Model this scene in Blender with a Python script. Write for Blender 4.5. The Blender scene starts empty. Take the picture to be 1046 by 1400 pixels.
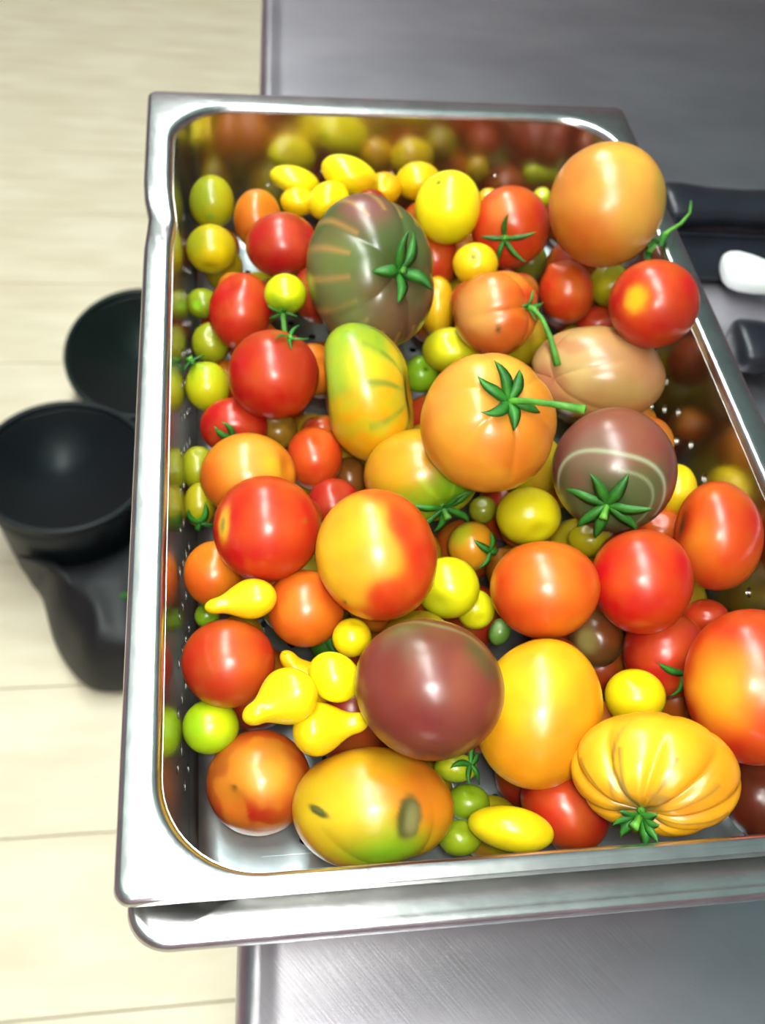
import bpy, bmesh, math, random
import numpy as np
from mathutils import Vector, Matrix, Euler

C = bpy.context.scene.collection
R = math.radians
random.seed(7)

# ------------------------------------------------------------------ camera
cam = bpy.data.cameras.new('camera')
cam_o = bpy.data.objects.new('camera', cam)
C.objects.link(cam_o)
cam.sensor_fit = 'VERTICAL'
cam.sensor_height = 36.0
cam.lens = 1392.77 / 1400 * 36.0
cam.clip_start = 0.02
cam_o.location = (-0.118497, -0.373810, 0.373934)
cam_o.rotation_euler = (0.659969, -0.101958, -0.111258)
cam.dof.use_dof = True
cam.dof.focus_distance = 0.42
cam.dof.aperture_fstop = 11.0
bpy.context.scene.camera = cam_o

# ------------------------------------------------------------------ world and exposure
def lin(h):
    h = h.lstrip('#')
    o = []
    for k in (0, 2, 4):
        c = int(h[k:k + 2], 16) / 255
        o.append(c / 12.92 if c <= .04045 else ((c + .055) / 1.055) ** 2.4)
    return (o[0], o[1], o[2], 1.0)

w = bpy.data.worlds.new('dim_room')
w.use_nodes = True
w.node_tree.nodes['Background'].inputs[0].default_value = (.8, .85, 1, 1)
w.node_tree.nodes['Background'].inputs[1].default_value = 0.2
bpy.context.scene.world = w
vs = bpy.context.scene.view_settings
vs.view_transform = 'Standard'
vs.look = 'None'
vs.gamma = 1
vs.use_curve_mapping = False
vs.exposure = 0.0

# the phone's flash: a small lamp next to the lens
fl = bpy.data.lights.new('camera_flash', 'AREA')
fl.shape = 'DISK'
fl.size = 0.045
fl.energy = 1.5
fl.color = (1, .97, .9)
fo = bpy.data.objects.new('camera_flash', fl)
C.objects.link(fo)
fo.location = (-0.098, -0.368, 0.385)
fo.rotation_euler = (0.64, -0.08, -0.1)
TUBE = 33.0        # strength of the ceiling lights

# ------------------------------------------------------------------ materials
def mat(name, color=None, rough=.5, metal=0., coat=0., noise=None, bump=None, spec=None):
    m = bpy.data.materials.new(name)
    m.use_nodes = True
    nt = m.node_tree
    b = nt.nodes['Principled BSDF']
    if color: b.inputs['Base Color'].default_value = lin(color)
    b.inputs['Roughness'].default_value = rough
    b.inputs['Metallic'].default_value = metal
    b.inputs['Coat Weight'].default_value = coat
    if spec is not None: b.inputs['Specular IOR Level'].default_value = spec
    tc = nt.nodes.new('ShaderNodeTexCoord')
    if noise:                                   # (scale, colour2, stretch)
        mp = nt.nodes.new('ShaderNodeMapping'); mp.inputs['Scale'].default_value = noise[2]
        n = nt.nodes.new('ShaderNodeTexNoise'); n.inputs['Scale'].default_value = noise[0]; n.inputs['Detail'].default_value = 6
        mx = nt.nodes.new('ShaderNodeMix'); mx.data_type = 'RGBA'
        mx.inputs[6].default_value = lin(color); mx.inputs[7].default_value = lin(noise[1])
        nt.links.new(tc.outputs['Object'], mp.inputs[0]); nt.links.new(mp.outputs[0], n.inputs[0])
        cr = nt.nodes.new('ShaderNodeMapRange'); cr.inputs[1].default_value = .35; cr.inputs[2].default_value = .65
        nt.links.new(n.outputs[0], cr.inputs[0]); nt.links.new(cr.outputs[0], mx.inputs[0])
        nt.links.new(mx.outputs[2], b.inputs['Base Color'])
    if bump:                                    # (scale, strength, distance, stretch)
        mp = nt.nodes.new('ShaderNodeMapping'); mp.inputs['Scale'].default_value = bump[3]
        if len(bump) > 4: mp.inputs['Rotation'].default_value = (0, 0, bump[4])
        n = nt.nodes.new('ShaderNodeTexNoise'); n.inputs['Scale'].default_value = bump[0]; n.inputs['Detail'].default_value = 4
        bp = nt.nodes.new('ShaderNodeBump'); bp.inputs['Strength'].default_value = bump[1]; bp.inputs['Distance'].default_value = bump[2]
        nt.links.new(tc.outputs['Object'], mp.inputs[0]); nt.links.new(mp.outputs[0], n.inputs[0])
        nt.links.new(n.outputs[0], bp.inputs['Height']); nt.links.new(bp.outputs[0], b.inputs['Normal'])
    return m

M_FLOOR = mat('floor_plank_vinyl', 'f3e8cc', .5, noise=(5, 'e6d8b8', (1, 4, 1)))
M_SEAM = mat('floor_seam', '9c8f74', .8)
M_WALL = mat('wall_paint', 'a88c98', .7, noise=(2, 'a08490', (1, 1, 1)))
M_CEIL = mat('ceiling_paint', '9cd2da', .8, noise=(3, '92c6ce', (1, 1, 1)))
M_STEEL = mat('pan_steel', 'c9c6c0', .22, 1., bump=(90, .06, .002, (1, 1, 1)), noise=(30, 'bdbab4', (1, 1, 1)))
M_BOT = mat('pan_bottom_steel', 'b9c4c6', .40, 1., noise=(60, 'a3b0b4', (1, 1, 1)), bump=(30, .3, .002, (1, 1, 1)))
M_RIM = mat('rim_steel', 'd6d6d4', .27, 1., bump=(160, .12, .001, (1, 1, 1)), noise=(60, 'c4c4c2', (1, 1, 1)))
M_LEG = mat('leg_steel', 'b5b5b3', .4, 1., noise=(20, 'a0a09e', (1, 1, 1)))

# brushed worktop with curved scratches
M_TABLE = mat('worktop_steel', 'cbc6cd', .33, 1., bump=(40, .10, .0008, (1.0, 14, 1), R(52)), noise=(7, 'bbb6be', (1, 2, 1)))
nt = M_TABLE.node_tree
_n = nt.nodes.new('ShaderNodeTexNoise'); _n.inputs['Scale'].default_value = 30; _n.inputs['Detail'].default_value = 4
_m = nt.nodes.new('ShaderNodeMapping'); _m.inputs['Scale'].default_value = (1, 26, 1); _m.inputs['Rotation'].default_value = (0, 0, 0)
_m0 = nt.nodes.new('ShaderNodeMapping'); _m0.inputs['Rotation'].default_value = (0, 0, R(50)); _t = nt.nodes.new('ShaderNodeTexCoord'); _r = nt.nodes.new('ShaderNodeMapRange')
_r.inputs[1].default_value = .3; _r.inputs[2].default_value = .7; _r.inputs[3].default_value = .33; _r.inputs[4].default_value = .38
nt.links.new(_t.outputs['Object'], _m0.inputs[0]); nt.links.new(_m0.outputs[0], _m.inputs[0]); nt.links.new(_m.outputs[0], _n.inputs[0]); nt.links.new(_n.outputs[0], _r.inputs[0])
for _l in list(nt.links):           # the same turned, stretched pattern drives the scratch relief
    if _l.to_node.type == 'BUMP' and _l.to_socket.name == 'Height': nt.links.remove(_l)
_bp = [n for n in nt.nodes if n.type == 'BUMP'][0]; nt.links.new(_n.outputs[0], _bp.inputs['Height']); _bp.inputs['Strength'].default_value = .07
nt.links.new(_r.outputs[0], nt.nodes['Principled BSDF'].inputs['Roughness'])

M_BIN = mat('dark_green_plastic', '0a201c', .55, noise=(12, '0a1e1b', (1, 1, 1)))
M_BIN2 = mat('dark_teal_plastic', '08161a', .55, noise=(12, '08151a', (1, 1, 1)))
M_BAG = mat('black_plastic_film', '0b0c0f', .5, noise=(9, '121418', (1, 1, 1)), bump=(25, .25, .01, (1, 1, 1)))
M_HANDLE = mat('black_handle_plastic', '14161c', .35, noise=(40, '1b1e26', (1, 1, 1)))
M_WHITE = mat('white_handle_plastic', 'f4f7f4', .35, noise=(40, 'eef2ef', (1, 1, 1)))
M_BLADE = mat('blade_steel', 'b8babc', .25, 1., noise=(40, 'a8aaac', (8, 1, 1)))
M_CALYX = mat('calyx_green', '2f7a1e', .55, noise=(120, '1c5a18', (1, 1, 1)))
M_STALK = mat('stalk_green', '5a9a2c', .55, noise=(120, '37761f', (1, 1, 1)))
M_DIFF = bpy.data.materials.new('lit_diffuser'); M_DIFF.use_nodes = True
_b = M_DIFF.node_tree.nodes['Principled BSDF']; _b.inputs['Emission Color'].default_value = (.93, 1, .97, 1); _b.inputs['Emission Strength'].default_value = TUBE

def skin(name, rough, sss):
    m = bpy.data.materials.new(name); m.use_nodes = True; nt = m.node_tree; b = nt.nodes['Principled BSDF']
    a = nt.nodes.new('ShaderNodeAttribute'); a.attribute_name = 'skin_colour'
    tc = nt.nodes.new('ShaderNodeTexCoord'); n = nt.nodes.new('ShaderNodeTexNoise'); n.inputs['Scale'].default_value = 55; n.inputs['Detail'].default_value = 5
    h = nt.nodes.new('ShaderNodeHueSaturation'); mr = nt.nodes.new('ShaderNodeMapRange'); mr.inputs[3].default_value = .84; mr.inputs[4].default_value = 1.14
    nt.links.new(tc.outputs['Object'], n.inputs[0]); nt.links.new(n.outputs[0], mr.inputs[0]); nt.links.new(mr.outputs[0], h.inputs['Value'])
    n3 = nt.nodes.new('ShaderNodeTexNoise'); n3.inputs['Scale'].default_value = 38; n3.inputs['Detail'].default_value = 3
    mh = nt.nodes.new('ShaderNodeMapRange'); mh.inputs[3].default_value = .47; mh.inputs[4].default_value = .53
    nt.links.new(tc.outputs['Object'], n3.inputs[0]); nt.links.new(n3.outputs[0], mh.inputs[0]); nt.links.new(mh.outputs[0], h.inputs['Hue'])
    nt.links.new(a.outputs['Color'], h.inputs['Color']); nt.links.new(h.outputs[0], b.inputs['Base Color'])
    b.inputs['Roughness'].default_value = rough
    b.inputs['Subsurface Weight'].default_value = sss
    b.inputs['Subsurface Radius'].default_value = (1, .4, .15); b.inputs['Subsurface Scale'].default_value = .0022
    n2 = nt.nodes.new('ShaderNodeTexNoise'); n2.inputs['Scale'].default_value = 70
    bp = nt.nodes.new('ShaderNodeBump'); bp.inputs['Strength'].default_value = .12; bp.inputs['Distance'].default_value = .003
    nt.links.new(tc.outputs['Object'], n2.inputs[0]); nt.links.new(n2.outputs[0], bp.inputs['Height']); nt.links.new(bp.outputs[0], b.inputs['Normal'])
    return m
M_SKIN = skin('tomato_skin', .29, .12)

# ------------------------------------------------------------------ object helpers
def mesh_obj(name, verts, faces, m=None, parent=None, smooth=True):
    me = bpy.data.meshes.new(name)
    me.from_pydata([tuple(v) for v in verts], [], faces)
    me.update()
    if smooth: me.shade_smooth()
    if m: me.materials.append(m)
    o = bpy.data.objects.new(name, me)
    C.objects.link(o)
    if parent: o.parent = parent
    return o
def bm_obj(name, bm, m=None, parent=None, smooth=False):
    me = bpy.data.meshes.new(name); bm.to_mesh(me); bm.free()
    if smooth: me.shade_smooth()
    if m: me.materials.append(m)
    o = bpy.data.objects.new(name, me); C.objects.link(o)
    if parent: o.parent = parent
    return o
def empty(name, loc=(0, 0, 0), rz=0):
    o = bpy.data.objects.new(name, None); o.empty_display_size = .02
    C.objects.link(o); o.location = loc; o.rotation_euler = (0, 0, rz)
    return o
def tag(o, label, cat, group=None):
    o['label'] = label; o['category'] = cat
    if group: o['group'] = group
    return o
def box_bm(x0, x1, y0, y1, z0, z1, bev=0, seg=2):
    bm = bmesh.new()
    bmesh.ops.create_cube(bm, size=1)
    for v in bm.verts:
        v.co = Vector((x0 + (v.co.x + .5) * (x1 - x0), y0 + (v.co.y + .5) * (y1 - y0), z0 + (v.co.z + .5) * (z1 - z0)))
    if bev: bmesh.ops.bevel(bm, geom=bm.edges[:], offset=bev, segments=seg, affect='EDGES', profile=.5)
    return bm
def tube(name, pts, rads, m, parent=None, n=8, squash=1.0):
    """tapered tube through points"""
    V, F = [], []
    pts = [Vector(p) for p in pts]
    up = Vector((0.1, 0.3, 1)).normalized()
    for i, p in enumerate(pts):
        t = (pts[min(i + 1, len(pts) - 1)] - pts[max(i - 1, 0)]).normalized()
        a = t.cross(up)
        if a.length < .05: a = t.cross(Vector((1, 0, 0)))
        a.normalize(); b = a.cross(t)
        for k in range(n):
            q = 2 * math.pi * k / n
            V.append(p + a * (math.cos(q) * rads[i]) + b * (math.sin(q) * rads[i] * squash))
    for i in range(len(pts) - 1):
        for k in range(n):
            F.append((i * n + k, i * n + (k + 1) % n, (i + 1) * n + (k + 1) % n, (i + 1) * n + k))
    F.append(tuple(range(n))[::-1]); F.append(tuple((len(pts) - 1) * n + k for k in range(n)))
    return mesh_obj(name, V, F, m, parent)

# ------------------------------------------------------------------ the room
FZ = -1.05
CZ = 1.65
X0, X1, Y0, Y1 = -2.4, 2.6, -2.2, 3.6
fl_o = bm_obj('floor', box_bm(X0, X1, Y0, Y1, FZ - .1, FZ - .004), M_SEAM); fl_o['kind'] = 'structure'
PW = .2318
y = 0.1665 - PW * 10
row = 0
plank_mesh = {}
while y < Y1:
    off = (0.37, 1.02, 0.71)[row % 3]
    x = X0 - off
    while x < X1:
        xa, xb = max(x, X0), min(x + 1.9, X1); ya, yb = max(y, Y0), min(y + PW, Y1)
        if xb - xa > .02 and yb - ya > .02:
            key = (round(xb - xa, 3), round(yb - ya, 3))
            if key not in plank_mesh:
                o = bm_obj('plank', box_bm(.0012, key[0] - .0012, .0012, key[1] - .0012, -.006, 0, .0006, 1), M_FLOOR, fl_o)
                plank_mesh[key] = o.data
            else:
                o = bpy.data.objects.new('plank', plank_mesh[key]); C.objects.link(o); o.parent = fl_o
            o.location = (xa, ya, FZ)
        x += 1.9
    y += PW; row += 1
for nm, a in (('ceiling', (X0, X1, Y0, Y1, CZ, CZ + .1)), ('wall_left', (X0 - .1, X0, Y0, Y1, FZ - .1, CZ + .1)), ('wall_right', (X1, X1 + .1, Y0, Y1, FZ - .1, CZ + .1)),
              ('wall_front', (X0 - .1, X1 + .1, Y0 - .1, Y0, FZ - .1, CZ + .1)), ('wall_back', (X0 - .1, X1 + .1, Y1, Y1 + .1, FZ - .1, CZ + .1))):
    o = bm_obj(nm, box_bm(*a), M_CEIL if nm == 'ceiling' else M_WALL); o['kind'] = 'structure'
for lx, ly, nm in ((-.28, .15, 'ceiling light nearest above the pan of tomatoes'), (-.28, 1.65, 'ceiling light further along the room beyond the pan'), (-.28, -1.35, 'ceiling light behind the photographer')):
    r = empty('ceiling_light', (lx, ly, CZ))
    tag(r, 'long white fluorescent ' + nm, 'ceiling light', 'fluorescent ceiling lights')
    bm = box_bm(-.18, .18, -.66, .66, -.05, 0, .006, 1)
    bm_obj('light_housing', bm, mat('light_housing_white', 'e8e8e6', .5), r)
    bm_obj('diffuser', box_bm(-.135, .135, -.62, .62, -.062, -.0505, .003, 1), M_DIFF, r)

# ------------------------------------------------------------------ steel worktable
TZ = -.150
tb = empty('worktable', (-.1085, 0, TZ), -math.atan2(.0489, .944))
tag(tb, 'stainless steel worktable under the pan with rolled bright left edge and scratched top', 'table')
# rolled-edge top: profile swept round the rectangle
def rect_loop(x0, x1, y0, y1, r, z, k=4):
    P = []
    for cx, cy, a0 in ((x1 - r, y1 - r, 0), (x0 + r, y1 - r, 90), (x0 + r, y0 + r, 180), (x1 - r, y0 + r, 270)):
        for i in range(k + 1):
            a = R(a0 + 90 * i / k); P.append((cx + r * math.cos(a), cy + r * math.sin(a), z))
    return P
prof = [(.030, -.045), (.006, -.045), (.0015, -.043), (0, -.038), (0, -.010), (.0012, -.005), (.004, -.0015), (.008, 0), (.012, -.0004), (.017, -.0016), (.022, -.002)]
V, F = [], []
LT = 20
for d, z in prof: V += rect_loop(d, .95 - d, -.75 + d, 1.35 - d, max(.02 - d, .002) + .004, z)
for i in range(len(prof) - 1):
    for k in range(LT): F.append((i * LT + k, i * LT + (k + 1) % LT, (i + 1) * LT + (k + 1) % LT, (i + 1) * LT + k))
F.append(tuple((len(prof) - 1) * LT + k for k in range(LT)))
top = mesh_obj('tabletop', V, F, M_TABLE, tb)
es = top.modifiers.new('solid', 'SOLIDIFY'); es.thickness = .0015; es.offset = -1
for lx in (.09, .88):
    for ly in (-.68, 1.28):
        bm = bmesh.new()
        bmesh.ops.create_cone(bm, segments=20, radius1=.02, radius2=.02, depth=.83, cap_ends=True, matrix=Matrix.Translation((lx, ly, -.044 - .415)))
        leg = bm_obj('leg', bm, M_LEG, tb, True)
        bm = bmesh.new()
        bmesh.ops.create_cone(bm, segments=20, radius1=.022, radius2=.027, depth=.03, cap_ends=True, matrix=Matrix.Translation((lx, ly, FZ - TZ + .015)))
        bm_obj('foot', bm, M_HANDLE, leg, True)
bm_obj('undershelf', box_bm(.05, .92, -.72, 1.32, -.62, -.60, .004, 1), M_LEG, tb)

# ------------------------------------------------------------------ gastronorm pans
def rr(hx, hy, r, z, nx=17, ny=33, nc=14, ox=0., oy=0.):
    """rounded rectangle, fixed vertex count: starts on the right side going up"""
    P = []
    def seg(a, b, n):
        for i in range(n): P.append((a[0] + (b[0] - a[0]) * i / n + ox, a[1] + (b[1] - a[1]) * i / n + oy, z))
    def arc(cx, cy, a0):
        for i in range(nc): a = R(a0 + 90 * i / nc); P.append((cx + r * math.cos(a) + ox, cy + r * math.sin(a) + oy, z))
    seg((hx, -hy + r), (hx, hy - r), ny); arc(hx - r, hy - r, 0)
    seg((hx - r, hy), (-hx + r, hy), nx); arc(-hx + r, hy - r, 90)
    seg((-hx, hy - r), (-hx, -hy + r), ny); arc(-hx + r, -hy + r, 180)
    seg((-hx + r, -hy), (hx - r, -hy), nx); arc(hx - r, -hy + r, 270)
    return P
NP = 2 * 17 + 2 * 33 + 56
def dented(p):
    """the knocked-in stretch of the left rim near its far end"""
    x, y, z = p
    if x < -.12 and z > -.03:
        g = math.exp(-((y - .135) / .016) ** 2) * min(1, (-x - .12) / .03)
        x += .0022 * g; z -= .0035 * g
        s = 1 / (1 + math.exp(-(y - .14) / .006))
        x -= .002 * s * min(1, (-x - .14) / .02 if x < -.14 else 0)
    return (x, y, z)
def loft(name, loops, m, parent, thick, dent=False, holes=None, start=0):
    V, F = [], []
    for L in loops: V += [dented(p) for p in L] if dent else L
    for i in range(len(loops) - 1):
        for k in range(NP):
            a, b = i * NP + k, i * NP + (k + 1) % NP
            c, d = (i + 1) * NP + (k + 1) % NP, (i + 1) * NP + k
            if holes and holes(i, k):
                ring(V, F, (a, b, c, d), .0030)
            else: F.append((a, b, c, d))
    o = mesh_obj(name, V, F, m, parent)
    if thick:
        s = o.modifiers.new('sheet', 'SOLIDIFY'); s.thickness = thick; s.offset = 0
        e = o.modifiers.new('crisp', 'EDGE_SPLIT'); e.split_angle = R(50)
    return o
def ring(V, F, q, r):
    P = [Vector(V[i]) for i in q]
    c = (P[0] + P[1] + P[2] + P[3]) / 4
    ex = (P[1] + P[2] - P[0] - P[3]).normalized(); n = ex.cross(P[3] - P[0]).normalized(); ey = n.cross(ex)
    b = len(V)
    ang = [math.atan2((p - c).dot(ey), (p - c).dot(ex)) for p in P]
    for k in range(8):
        a = ang[0] + R(45 * k - 22.5)
        V.append(tuple(c + ex * (r * math.cos(a)) + ey * (r * math.sin(a))))
    for s in range(4):
        F.append((q[s], b + (2 * s + 1) % 8, b + 2 * s))
        F.append((q[s], q[(s + 1) % 4], b + (2 * s + 2) % 8, b + (2 * s + 1) % 8))

IX, IY, RC = .1475, .2505, .040
pan = empty('perforated_pan', (0, 0, -.1))
tag(pan, 'perforated stainless steel food pan heaped with mixed tomatoes, dented left rim', 'pan')
UP = .1     # children are given relative to the pan's base
def lift(L): return [(x, y, z + UP) for x, y, z in L]
OXR, OYR = .1613, .2612
rimloops = [rr(OXR, OYR, .005, -.0062, oy=.0045), rr(OXR + .0009, OYR + .0009, .0055, -.0050, oy=.0045), rr(OXR + .0012, OYR + .0012, .006, -.0030, oy=.0045), rr(OXR + .0006, OYR + .0006, .006, -.0008, oy=.0045),
            rr(OXR - .0012, OYR - .0012, .006, 0, oy=.0045), rr(IX + .0062, IY + .006, .036, -.0006, oy=.0005), rr(IX + .0040, IY + .0040, .0405, -.0002), rr(IX + .0022, IY + .0022, .0405, -.0003), rr(IX + .0006, IY + .0006, RC, -.0016), rr(IX, IY, RC, -.0042)]
loft('rim', [lift([dented(p) for p in L]) for L in rimloops], M_RIM, pan, .0010)
zs = [-.0042, -.012, -.026, -.037, -.048, -.059, -.070, -.081, -.090]
wl = [rr(IX - .0085 * (-z / .1), IY - .0085 * (-z / .1), RC - .004 * (-z / .1), z) for z in zs]
wl += [rr(IX - .0105, IY - .0105, .034, -.0955), rr(IX - .0150, IY - .0150, .030, -.0992), rr(IX - .020, IY - .020, .026, -.1), rr(IX - .040, IY - .040, .006, -.1)]
sw = loft('side_wall', [lift([dented(p) for p in L]) for L in wl], M_STEEL, pan, .0009, holes=lambda i, k: 3 <= i <= 6 and (i + k) % 2 == 0 and not any(a - 2 < k < a + 15 for a in (33, 64, 111, 142)))
sw.data.materials.append(M_BOT)
for pl in sw.data.polygons:
    if pl.center.z < .0040: pl.material_index = 1
V, F = [], []
hx, hy = IX - .0395, IY - .0395; gx, gy = 16, 32
for j in range(gy + 1):
    for i in range(gx + 1): V.append((-hx + 2 * hx * i / gx, -hy + 2 * hy * j / gy, .0003))
for j in range(gy):
    for i in range(gx):
        a = j * (gx + 1) + i; q = (a, a + 1, a + gx + 2, a + gx + 1)
        if (i + j) % 2: ring(V, F, q, .0026)
        else: F.append(q)
pf = mesh_obj('pan_bottom', V, F, M_BOT, pan)
s = pf.modifiers.new('sheet', 'SOLIDIFY'); s.thickness = .0009; s.offset = 0
e = pf.modifiers.new('crisp', 'EDGE_SPLIT'); e.split_angle = R(50)

# the deeper solid pan it sits in, a little askew
sp = empty('deep_pan', (-.0002, 0, TZ))
tag(sp, 'solid deep stainless steel pan nested under the perforated one, its rim showing below', 'pan')
ix, iy = IX + .0008, IY + .0008
D = -TZ - .0128
def hh(z): return D + z
dl = [rr(.1572, .2668, .014, hh(-.0070), oy=-.0025), rr(.1582, .2678, .015, hh(-.006), oy=-.0025), rr(.1586, .2682, .015, hh(-.0035), oy=-.0025), rr(.1580, .2676, .015, hh(-.0008), oy=-.0025), rr(.1564, .2660, .014, hh(0), oy=-.0025), rr(.1548, .2644, .013, hh(-.0006), oy=-.0025), rr(.1535, .2630, .013, hh(-.0008), oy=-.0025),
      rr(ix + .0015, iy + .0012, .040, hh(-.0010)), rr(ix + .0004, iy + .0004, .040, hh(-.0022)), rr(ix, iy, .040, hh(-.007))]
loft('rim', dl, M_RIM, sp, .001)
dw = [rr(ix - .012 * (-z / .12), iy - .012 * (-z / .12), .04 - .006 * (-z / .12), hh(z)) for z in (-.007, -.03, -.07, -.105)]
dw += [rr(ix - .013, iy - .013, .032, hh(-.118)), rr(ix - .018, iy - .018, .028, .0032), rr(ix - .024, iy - .024, .024, .0018), rr(.06, .16, .02, .0018)]
dd = loft('side_wall', dw, M_STEEL, sp, .001)
V = rr(.061, .161, .02, .0020); mesh_obj('pan_bottom', V, [tuple(range(len(V)))], M_STEEL, sp)

# ------------------------------------------------------------------ tomatoes
def unit(v):
    v = np.asarray(v, float); return v / np.linalg.norm(v)
def idir(dx, dy, a):
    """a facing direction given as right/up offsets on the visible disc, turned into the tomato's own frame"""
    rr_ = dx * dx + dy * dy
    dz = math.sqrt(max(0.0, 1 - rr_)) if rr_ <= 1 else -math.sqrt(max(0, 1 - (2 - math.sqrt(rr_)) ** 2))
    ca, sa = math.cos(-a), math.sin(-a)
    return unit((dx * ca - dy * sa, dx * sa + dy * ca, dz))
def lumps(p, scale, seed):
    rs = np.random.RandomState(seed); s = np.zeros(len(p))
    for k in range(7):
        d = rs.normal(size=3); d /= np.linalg.norm(d)
        s += np.sin(p @ d * scale * (0.7 + .25 * k) + rs.uniform(0, 6.28)) / (1 + .25 * k)
    return s / 3.2
GRID = {}
def sphere_grid(nu, nv):
    if (nu, nv) not in GRID:
        F = []
        for i in range(nv - 2):
            for k in range(nu):
                a = 1 + i * nu + k; b = 1 + i * nu + (k + 1) % nu
                F.append((a, a + nu, b + nu, b))
        for k in range(nu): F.append((0, 1 + k, 1 + (k + 1) % nu))
        e = 1 + (nv - 1) * nu; l = 1 + (nv - 2) * nu
        for k in range(nu): F.append((e, l + (k + 1) % nu, l + k))
        th = np.concatenate([[0], np.repeat(np.pi * np.arange(1, nv) / nv, nu), [np.pi]])
        ph = np.concatenate([[0], np.tile(2 * np.pi * np.arange(nu) / nu, nv - 1), [0]])
        GRID[(nu, nv)] = (th, ph, F)
    return GRID[(nu, nv)]

def tomato(name, geo, S, cols, label, cat='tomato', group=None, shape='round', ribs=(0, 0), dimple=.10, dents=(), calyx=None, fine=False, rough=None, wob=.02, seed=0):
    x, y, z, s1, s2, s3, ex, ey, ez, ang = geo
    a = R(ang)
    big = max(s1, s2)
    nu, nv = (160, 110) if fine else ((84, 56) if big > .018 else (48, 32))
    th, ph, F = sphere_grid(nu, nv)
    Sd = idir(S[0], S[1], a) if len(S) == 2 else unit((idir(S[0], S[1], a)[0], idir(S[0], S[1], a)[1], S[2]))
    t = np.array([0, 0, 1.]) if abs(Sd[2]) < .9 else np.array([1., 0, 0])
    U = unit(np.cross(t, Sd)); W = np.cross(Sd, U)
    st, ct = np.sin(th), np.cos(th)
    dirs = np.outer(ct, Sd) + np.outer(st * np.cos(ph), U) + np.outer(st * np.sin(ph), W)
    rad, zz = st.copy(), ct.copy()
    if shape == 'pear':
        zz = ct
        zc = -.34
        lo = np.sqrt(np.clip(1 - ((ct - zc) / .66) ** 2, 0, 1))
        u = np.clip((ct - zc) / 1.0, 0, 1); sm = u * u * (3 - 2 * u)
        hi = (1 - .60 * sm) * np.sqrt(np.clip(1 - (np.clip((ct - .62) / .38, 0, 1)) ** 2, 0, 1))
        rad = np.where(ct < zc, lo, hi)
    elif shape == 'tip':
        zz = ct + .16 * np.exp(-((th) / .28) ** 2)
    if shape != 'pear':
        zz = zz - dimple * np.exp(-(th / .30) ** 2) - .25 * dimple * -np.exp(-((np.pi - th) / .25) ** 2)
        rad = rad * (1 + .02 * np.sin(th * 2))
    if ribs[0]:
        pinch = (1 - np.abs(np.sin(ribs[0] * ph / 2 + seed))) ** 2
        wgt = np.exp(-((th - .7) / .75) ** 2) + .35 * np.exp(-((th - 2.6) / .6) ** 2)
        rad = rad * (1 - ribs[1] * pinch * wgt); zz = zz - ribs[1] * .5 * pinch * wgt * np.cos(th)
    P = np.outer(zz, Sd) + np.outer(rad * np.cos(ph), U) + np.outer(rad * np.sin(ph), W)
    if wob and shape != 'pear': P = P * (1 + wob * lumps(dirs, 2.2, seed + 5))[:, None]
    for (dx, dy, wd, dep) in dents:
        q = np.arccos(np.clip(dirs @ idir(dx, dy, a), -1, 1))
        P = P * (1 - dep * np.exp(-(q / wd) ** 2))[:, None]
    V = P * np.array([s1, s2, s3])
    # colours on the skin
    col = np.tile(np.array(lin(cols[0])[:3]), (len(V), 1))
    for op in cols[1:]:
        k = op[0]; cc = np.array(lin(op[1])[:3])
        if k == 'patch':            # dx, dy, radius, softness (radians)
            q = np.arccos(np.clip(dirs @ idir(op[2], op[3], a), -1, 1)) + .10 * op[4] * lumps(dirs, 7, seed + 31)
            f = 1 / (1 + np.exp((q - op[4]) / (op[5] * .5)))
            if len(op) > 6: f = f * min(1, op[6] * 1.3)
        elif k == 'oval':           # dx, dy, rx, ry, angle, softness : small scars
            d0 = idir(op[2], op[3], a); e1 = unit(idir(op[2] + .05, op[3], a) - d0); e2 = unit(np.cross(d0, e1))
            ra = R(op[6]); X = dirs @ e1; Y = dirs @ e2
            Xr, Yr = X * math.cos(ra) + Y * math.sin(ra), -X * math.sin(ra) + Y * math.cos(ra)
            q = np.sqrt((Xr / op[4]) ** 2 + (Yr / op[5]) ** 2) + .12 * lumps(dirs, 25, seed)
            f = (dirs @ d0 > 0) / (1 + np.exp((q - 1) / op[7]))
        elif k == 'noise':          # scale, threshold, softness, amount
            f = min(1, op[5] * 1.3) / (1 + np.exp(-(lumps(dirs, op[2] * 1.6, seed + 11) - op[3] * .6) / (op[4] * .4)))
        elif k == 'stem':           # radius, softness, amount: shoulders round the stem
            f = op[4] / (1 + np.exp((th - op[2] + .12 * np.sin(5 * ph)) / op[3]))
        elif k == 'stripe':         # count, sharpness, amount, from-theta, to-theta
            f = op[4] * np.clip(np.cos(op[2] * ph + .6 * lumps(dirs, 6, seed)), 0, 1) ** op[3] * ((th > op[5]) & (th < op[6]))
        elif k == 'ring':           # radius round the stem, width, amount, azimuth, spread
            f = op[4] * np.exp(-((th - op[2] - .06 * np.sin(3 * ph)) / op[3]) ** 2) * (np.cos(ph - op[5]) > op[6])
        elif k == 'pole':           # the far end
            f = 1 / (1 + np.exp(((np.pi - th) - op[2]) / op[3]))
        f = np.clip(f, 0, 1)[:, None]
        col = col * (1 - f) + cc * f
    col = col * (.70 + .32 * col[:, 1:2]) + np.array([0, .011, .003])
    me = bpy.data.meshes.new(name)
    me.from_pydata(V.tolist(), [], F); me.update(); me.shade_smooth()
    at = me.color_attributes.new('skin_colour', 'FLOAT_COLOR', 'POINT')
    at.data.foreach_set('color', np.concatenate([col, np.ones((len(col), 1))], 1).astype(np.float32).ravel())
    me.materials.append(M_SKIN)
    body = bpy.data.objects.new(name, me); C.objects.link(body)
    body.location = (x, y, z); body.rotation_euler = (ex, ey, ez)
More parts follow.
